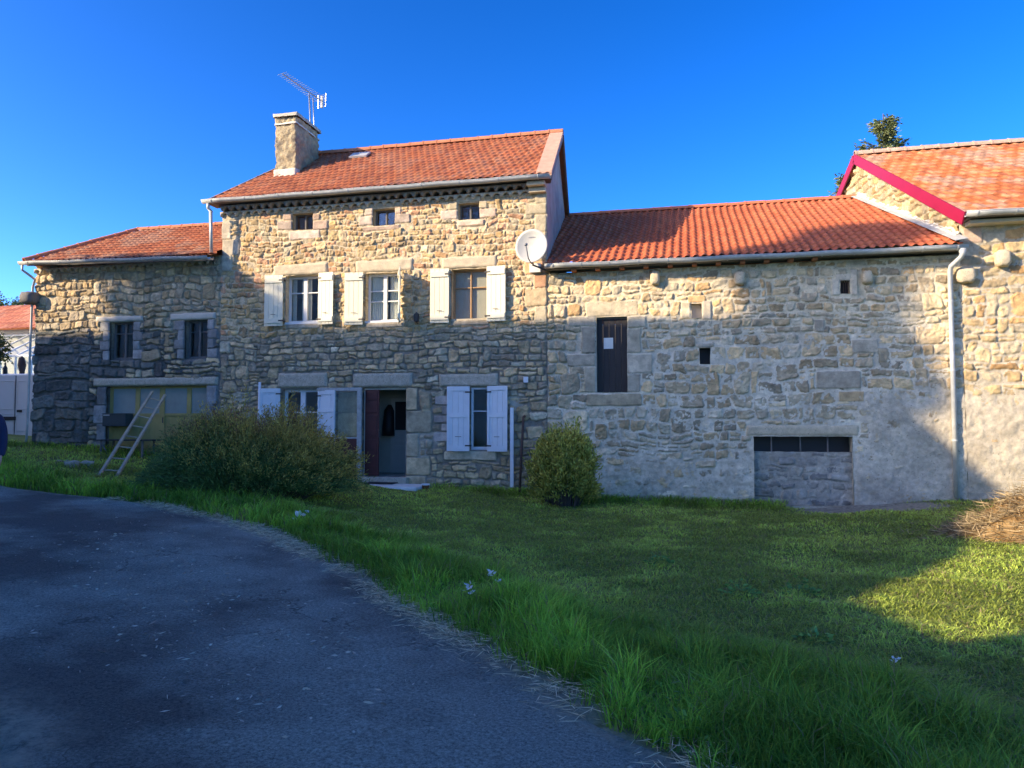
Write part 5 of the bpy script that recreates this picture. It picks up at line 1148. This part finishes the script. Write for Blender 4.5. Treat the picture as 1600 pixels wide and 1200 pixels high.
# dry mown grass along the asphalt edge
ne = 90000; idx = g.integers(0, 699, ne); t = g.random(ne)[:, None]; Pe = ERs[idx]*(1-t)+ERs[idx+1]*t
keep_ = (Pe[:, 0] > -9.5) & (Pe[:, 0] < 1.2); Pe = Pe[keep_]; ne = len(Pe); nrm = nn[idx[keep_]]
cen = (Pe+nrm*0); off = g.normal(.0, .10, ne); dens = fbm(Pe[:, 0]*1.4, Pe[:, 1]*1.4, 121, 3) > g.uniform(-.55, .15, ne)
sgn = 1 if road_dist(Pe[:1]+nrm[:1]*.3, 0) is None else 1
T1 = Pe+nrm*off[:, None]; T1 = T1[dens]; ne = len(T1)
leaves(np.stack([T1[:, 0], T1[:, 1], gz(T1[:, 0], T1[:, 1])+.03+g.uniform(0, .02, ne)], -1), np.stack([g.normal(size=ne), g.normal(size=ne), g.normal(size=ne)*.12], -1), g.uniform(.05, .16, ne), .005, np.array([.80, .66, .44])*g.uniform(.5, 1.3, (ne, 1)), 'dry_grass', M['straw'])
tag(bpy.data.objects['dry_grass'], 'pale dry grass clippings along the edge of the asphalt', 'dry grass', kind='stuff')
g = np.random.default_rng(131); nd_ = 900; tq = g.random(nd_); qa, qb = GP(170, 830), GP(560, 1120)
dx_ = qa[0]+(qb[0]-qa[0])*tq+g.normal(0, .55, nd_); dy_ = qa[1]+(qb[1]-qa[1])*tq+g.normal(0, .55, nd_); okd = road_dist(dx_, dy_) < -.05; dx_, dy_ = dx_[okd], dy_[okd]; nd_ = len(dx_)
leaves(np.stack([dx_, dy_, Gs(dx_, dy_)+.013], -1), np.stack([g.normal(size=nd_), g.normal(size=nd_), np.full(nd_, .05)], -1), g.uniform(.015, .07, nd_)*(1+(g.random(nd_) < .06)), g.uniform(.004, .018, nd_), np.array([.52, .46, .36])*g.uniform(.4, 1.3, (nd_, 1)), 'road_debris', M['straw'])
tag(bpy.data.objects['road_debris'], 'pale straw bits and chips scattered on the asphalt', 'debris', kind='stuff')
# weeds (broad leaves) in the verge
def weed(x, y, s, label, seed, colr=(.15, .30, .07), grp='broad leaved weeds in the verge'):
    gg = np.random.default_rng(seed); z = fz(x, y); n = int(110*s/.25)
    r = gg.random(n)**.6*s; a = gg.uniform(0, 6.28, n); C_ = np.stack([x+np.cos(a)*r, y+np.sin(a)*r, z+gg.uniform(.02, .16, n)*(1.2-r/s)], -1)
    dr = np.stack([np.cos(a), np.sin(a), gg.uniform(-.1, .6, n)], -1)+gg.normal(size=(n, 3))*.2
    o = leaves(C_, dr, gg.uniform(.03, .07, n), .030, np.array(colr)*gg.uniform(.6, 1.5, (n, 1)), 'weed', M['leaf']); o.data.transform(Matrix.Translation((0, 0, 0)))
    tag(o, label, 'weed', grp)
for k, (px, py, s, lb_) in enumerate(((1040, 1110, .26, 'dense broad leaved weed by the asphalt at the bottom of the lawn'), (1085, 1160, .22, 'pale green weed at the bottom of the verge'), (960, 1085, .2, 'dark weed on the verge above the road edge'),
                                     (1250, 930, .16, 'small rosette weed in the middle of the lawn'), (1155, 930, .16, 'grey green rosette weed left of the lawn centre'), (1030, 885, .14, 'dark tuft weed on the lawn below the small shrub'), (1270, 1000, .12, 'little weed in the lower lawn'), (1130, 1080, .2, 'leafy weed in tall verge grass'))):
    p = GP(px, py); weed(p[0], p[1], s, lb_, 200+k)
def flower(px, py, s, label, seed):
    gg = np.random.default_rng(seed); p = GP(px, py+12); z = fz(p[0], p[1]); zt3 = z+.16
    th = empty('white_flower', (p[0], p[1], z), label, 'flower', 'white flowers in the verge')
    MB().tube([(p[0], p[1], z), (p[0]+.01, p[1], zt3)], .003, 5).build('stem', M['bark'] if False else mat('stem_green', (.05, .09, .02), .7), th)
    n = 9; a = np.arange(n)*2.4; C_ = np.stack([p[0]+0*a, p[1]+0*a, zt3+.01+0*a], -1)+gg.normal(size=(n, 3))*s*.3; dr = np.stack([np.cos(a), np.sin(a)*.6, gg.uniform(0, .8, n)], -1)
    leaves(C_, dr, np.full(n, s), s*.6, np.array([.78, .78, .80])*np.ones((n, 1)), 'petals', M['leaf'], th)
for k, (px, py, s, lb_) in enumerate(((466, 815, .085, 'large white flower head in grass below the big shrub'), (481, 808, .03, 'tiny white flower beside the large one below the big shrub'), (731, 944, .05, 'white flower lowest of the group in the verge middle'), (766, 920, .045, 'white flower highest of the group in the verge middle'), (779, 936, .03, 'small white flower right of the others in the verge'), (1398, 1067, .028, 'lone white flower in the lower right lawn'))): flower(px, py, s, lb_, 300+k)

# ================================================================== PERSON at the left edge
def skinned(name, nodes, edges, m, parent, lev=2):
    me = bpy.data.meshes.new(name); me.from_pydata([n_[0] for n_ in nodes], edges, []); o = bpy.data.objects.new(name, me); COL.objects.link(o)
    sk_ = o.modifiers.new('skin', 'SKIN'); 
    for i, n_ in enumerate(nodes): r_ = n_[1]; me.skin_vertices[0].data[i].radius = (r_ if isinstance(r_, tuple) else (r_, r_))
    me.skin_vertices[0].data[0].use_root = True
    ss = o.modifiers.new('sub', 'SUBSURF'); ss.levels = lev; ss.render_levels = lev; bpy.context.view_layer.update()
    m2 = bpy.data.meshes.new_from_object(o.evaluated_get(bpy.context.evaluated_depsgraph_get())); COL.objects.unlink(o); bpy.data.objects.remove(o)
    m2.materials.clear(); m2.materials.append(m); m2.polygons.foreach_set('use_smooth', [True]*len(m2.polygons)); return m2
def person():
    d = ray(-30, 660); d = d/np.dot(d, _f); base = CAM+d*9.6; bx, by = base[0], base[1]; bz = max(fz(bx, by), float(Gs(bx, by)))
    # frame: local x = picture right, y = away from the camera, 1.74 tall
    T = Matrix.Translation((bx, by, bz)) @ Matrix.Rotation(YAW+R_(27), 4, 'Z')
    p = empty('person', (bx, by, bz), 'person in a dark blue jacket at the left edge, one arm hanging', 'person')
    body = [((0, 0, .95), (.15, .11)), ((0, 0, 1.12), (.13, .10)), ((0, 0, 1.32), (.17, .11)), ((0, 0, 1.44), (.11, .08)), ((0, 0, 1.51), .055), ((0, -.01, 1.58), (.07, .085)), ((0, -.01, 1.66), (.078, .095)), ((0, 0, 1.73), (.05, .06))]
    ed = [(i, i+1) for i in range(7)]
    def add(par, pts):
        k = par
        for q_ in pts: body.append(q_); ed.append((k, len(body)-1)); k = len(body)-1
        return k
    for s in (-1, 1):
        el_ = add(3, [((s*.17, 0, 1.42), .055), ((s*.215, .02, 1.15), .042), ((s*.225, -.03, .92), .030)])
        w_ = add(el_, [((s*.225, -.045, .86), (.040, .018))])
        for fi, (dx, dy, ln) in enumerate(((.0, -.036, .072), (.0, -.012, .082), (.0, .012, .078), (.0, .034, .062))):
            add(w_, [((s*.225, -.045+dy, .82), .010), ((s*(.222), -.052+dy, .82-ln*.5), .009), ((s*(.212), -.050+dy, .82-ln), .0075)])
        add(w_, [((s*.205, -.085, .845), .011), ((s*.195, -.10, .81), .009)])
        add(0, [((s*.09, 0, .86), .085), ((s*.10, -.01, .50), .055), ((s*.10, .01, .10), .040), ((s*.10, -.10, .04), (.045, .03))])
    def place(m2, name, parent): m2.transform(T); return link(name, m2, parent)
    bo = place(skinned('body', body, ed, M['skin'], p), 'body', p)
    # face
    fc = MB()
    for s in (-1, 1): fc.tube([(s*.03, -.098, 1.645), (s*.03, -.104, 1.645)], .011, 8); fc.box(s*.03-.018, s*.03+.018, -.106, -.095, 1.665, 1.671)
    fc.box(-.022, .022, -.104, -.09, 1.585, 1.591); fc.v = [tuple(T @ Vector(q_)) for q_ in fc.v]; fc.build('facial_features', M['hair'], bo)
    nz2 = MB(); nz2.tube([(0, -.10, 1.65), (0, -.125, 1.612), (0, -.10, 1.605)], [.008, .016, .006], 8); nz2.v = [tuple(T @ Vector(q_)) for q_ in nz2.v]; nz2.build('nose', M['skin'], bo, True)
    jk = [((0, 0, .90), (.185, .14)), ((0, 0, 1.12), (.175, .135)), ((0, 0, 1.33), (.20, .14)), ((0, 0, 1.45), (.10, .09)), ((0, 0, 1.50), (.075, .075))]; je = [(0, 1), (1, 2), (2, 3), (3, 4)]
    for s in (-1, 1):
        k = 3
        for q_ in (((s*.18, 0, 1.41), .085), ((s*.225, .02, 1.24), .075), ((s*.235, .025, 1.12), .070), ((s*.235, .0, 1.02), .062), ((s*.228, -.03, .90), .052)): jk.append(q_); je.append((k, len(jk)-1)); k = len(jk)-1
    place(skinned('jacket', jk, je, M['blue'], p), 'jacket', p)
    tr_ = [((0, 0, .96), (.165, .125))]; te = []
    for s in (-1, 1):
        k = 0
        for q_ in (((s*.09, 0, .84), .105), ((s*.10, -.01, .50), .078), ((s*.10, .01, .10), .065)): tr_.append(q_); te.append((k, len(tr_)-1)); k = len(tr_)-1
    place(skinned('trousers', tr_, te, M['jeans'], p), 'trousers', p)
    for s in (-1, 1): place(skinned('shoe', [((s*.10, .04, .05), .05), ((s*.10, -.08, .045), (.055, .045)), ((s*.10, -.16, .035), (.045, .032))], [(0, 1), (1, 2)], M['rubber'], p), 'shoe', p)
    place(skinned('hair', [((0, .03, 1.64), (.082, .085)), ((0, .02, 1.70), (.085, .095)), ((0, .0, 1.755), (.06, .07))], [(0, 1), (1, 2)], M['hair'], p), 'hair', p)
person()

# ================================================================== BEHIND THE CAMERA: village houses and trees that cast the shade
SX, SY, SZ = .7708, .5103, -.3811; sh2 = np.array([SX, SY])/math.hypot(SX, SY); TE = -SZ/math.hypot(SX, SY)   # sun travel direction
def sw(s, w, v): x, y = sh2[0]*s+sh2[1]*w, sh2[1]*s-sh2[0]*w; return (x, y, v-TE*s)     # v: height where the shadow falls at s=0
def village(name, label, xa, xb, ya, yb2, ze, zr, axis='x', zb=-.3):
    h = empty(name, ((xa+xb)/2, (ya+yb2)/2, 0), label, 'house'); m = MB(); m.box(xa, xb, ya, yb2, zb, ze)
    ym = (ya+yb2)/2; m.poly([(xa, ya, ze), (xa, yb2, ze), (xa, ym, zr-.1)]); m.poly([(xb, ya, ze), (xb, ym, zr-.1), (xb, yb2, ze)]); m.build('wall', M['render'], h)
    r = MB(); r.poly([(xa-.1, ya-.35, ze-.15), (xb+.1, ya-.35, ze-.15), (xb+.1, ym, zr), (xa-.1, ym, zr)]); r.poly([(xa-.1, ym, zr), (xb+.1, ym, zr), (xb+.1, yb2+.35, ze-.15), (xa-.1, yb2+.35, ze-.15)]); r.build('roof', M['tileside'], h, solid=.1)
    n = max(2, int((xb-xa)/3))
    for i in range(n):
        x = xa+(xb-xa)*(i+.5)/n
        for z in (1.4, 4.4, 7.2):
            if z+1.4 < ze: w = MB().box(x-.5, x+.5, yb2-.005, yb2+.05, z, z+1.4).build('window', M['wframe'], h); MB().box(x-.42, x+.42, yb2+.051, yb2+.056, z+.08, z+1.32).build('pane', M['glass'], w)
    return h
yc = 13.0; zA_line = 3.80; hA_ = zA_line+(-SZ/SY)*yc
xr_end = 2.3-(SX/SY)*yc
village('village_house', 'tall village house across the road left of the camera', xr_end-20.5, xr_end, -yc-4.2, -yc+4.2, hA_-3.2, hA_)
# added unseen house: rotated prism whose roof slope bounds the sunlit patch on the lawn
def prism(name, label, prof, s0, s1, cat='house'):
    h = empty(name, sw(s0, prof[0][0], 0)[:2]+(0,), label, cat); smid = (s0+s1)/2; m = MB(); n = len(prof)
    V0 = [sw(s0, w, 0)[:2]+(v-TE*s1,) for w, v in prof]; V1 = [sw(s1, w, 0)[:2]+(v-TE*s1,) for w, v in prof]
    b0 = [V0[0][:2]+(-.4,)]+V0+[V0[-1][:2]+(-.4,)]; b1 = [V1[0][:2]+(-.4,)]+V1+[V1[-1][:2]+(-.4,)]
    m.poly(b0); m.poly(b1[::-1]); m.poly([b0[0], b0[1], b1[1], b1[0]]); m.poly([b0[-1], b1[-1], b1[-2], b0[-2]]); m.build('wall', M['render'], h)
    r = MB()
    for a, b_ in zip(range(n-1), range(1, n)): r.poly([V0[a], V0[b_], V1[b_], V1[a]])
    r.build('roof', M['tileside'], h, solid=.06); return h
prism('lawn_shade_barn', 'unseen gabled barn behind the camera on the left, outline shaped to shade the lawn', [(-3.5, .2), (1.4, 3.3), (2.9, 2.2), (7.0, -.30), (8.0, -1.30), (8.3, -1.6), (9.75, -1.75)], -26, -20, 'barn')
prism('foreground_shade_house', 'unseen tall building behind the camera on the right, added to shade the foreground', [(9.62, -1.0), (9.7, 4.2), (17, 8.0), (30, 4.5)], -26, -20)  # unseen block, outline set to keep road and near lawn in shade
prism('van_shade_cottage', 'unseen long low cottage left of the tall house, added to shade the van', [(-24, -3.4), (-20, -2.6), (-12.9, -2.5)], -34, -28)  # added out of view so the van and conservatory fall in shade
def caster(s, w, vtop, R0c, seed, label, squash=1.0, n=9000, ls=.3):
    x, y, z = sw(s, w, vtop); broad(x, y, .2, z-.2, R0c, label, seed, n, ls, (.045, .07, .02), squash=squash, spread=.24)
caster(-42, 1.42, 8.4, .82, 81, 'tall slender tree far behind the camera', 2.5, 26000, .36)
caster(-36, 1.42, 6.2, .68, 84, 'rounded tree far behind the camera beside the slender one', 1.4, 16000, .34)
caster(-30, 2.1, 4.8, .55, 85, 'small tree far behind the camera beside the slender one', 1.6, 8000, .22)
caster(-30, -6.55, -.25+1.35, 1.25, 82, 'tree standing behind the tall village house', 1.0, 26000, .32)
caster(-30, -5.7, -.25+.9, .7, 83, 'lower tree beside the one behind the tall village house', 1.0, 9000, .3)

# ================================================================== SKY, SUN, CAMERA
wd = bpy.data.worlds.new('World'); sc.world = wd; wd.use_nodes = True; nt = wd.node_tree; N = nt.nodes; L = nt.links
sky = N.new('ShaderNodeTexSky'); sky.sky_type = 'NISHITA'; sky.sun_disc = False
el_s = math.asin(.3811/math.sqrt(SX**2+SY**2+SZ**2)); az_s = math.atan2(-SX, -SY)
sky.sun_elevation = el_s; sky.sun_rotation = az_s % (2*math.pi); sky.air_density = .65; sky.dust_density = 2.4; sky.ozone_density = 2.2; sky.altitude = 1500
hs = N.new('ShaderNodeHueSaturation'); hs.inputs['Saturation'].default_value = 1.2; hs.inputs['Hue'].default_value = .507; hs.inputs['Value'].default_value = .92; gmn = N.new('ShaderNodeGamma'); gmn.inputs['Gamma'].default_value = 1.34; L.new(sky.outputs[0], gmn.inputs['Color']); L.new(gmn.outputs[0], hs.inputs['Color'])
bg = N['Background']; L.new(hs.outputs[0], bg.inputs['Color']); bg.inputs['Strength'].default_value = .15
sl = bpy.data.lights.new('sun', 'SUN'); sl.energy = 4.0; sl.angle = R_(.53); sl.color = (1, .81, .56)
so = bpy.data.objects.new('sun', sl); COL.objects.link(so); so.rotation_euler = Vector((SX, SY, SZ)).to_track_quat('-Z', 'Y').to_euler(); so.location = (-30, -20, 30)
cam = bpy.data.cameras.new('camera'); co = bpy.data.objects.new('camera', cam); COL.objects.link(co); sc.camera = co
cam.sensor_fit = 'HORIZONTAL'; cam.sensor_width = 36; cam.lens = F/1600*36; cam.clip_end = 3000; cam.clip_start = .05
Rm = Matrix(((_r[0], _u[0], -_f[0]), (_r[1], _u[1], -_f[1]), (_r[2], _u[2], -_f[2]))); co.matrix_world = Matrix.Translation(CAM) @ Rm.to_4x4()
sc.view_settings.view_transform = 'Standard'; sc.view_settings.look = 'None'; sc.view_settings.exposure = 1.25; sc.view_settings.gamma = 1
print('objects', len(bpy.data.objects), 'blades', n)
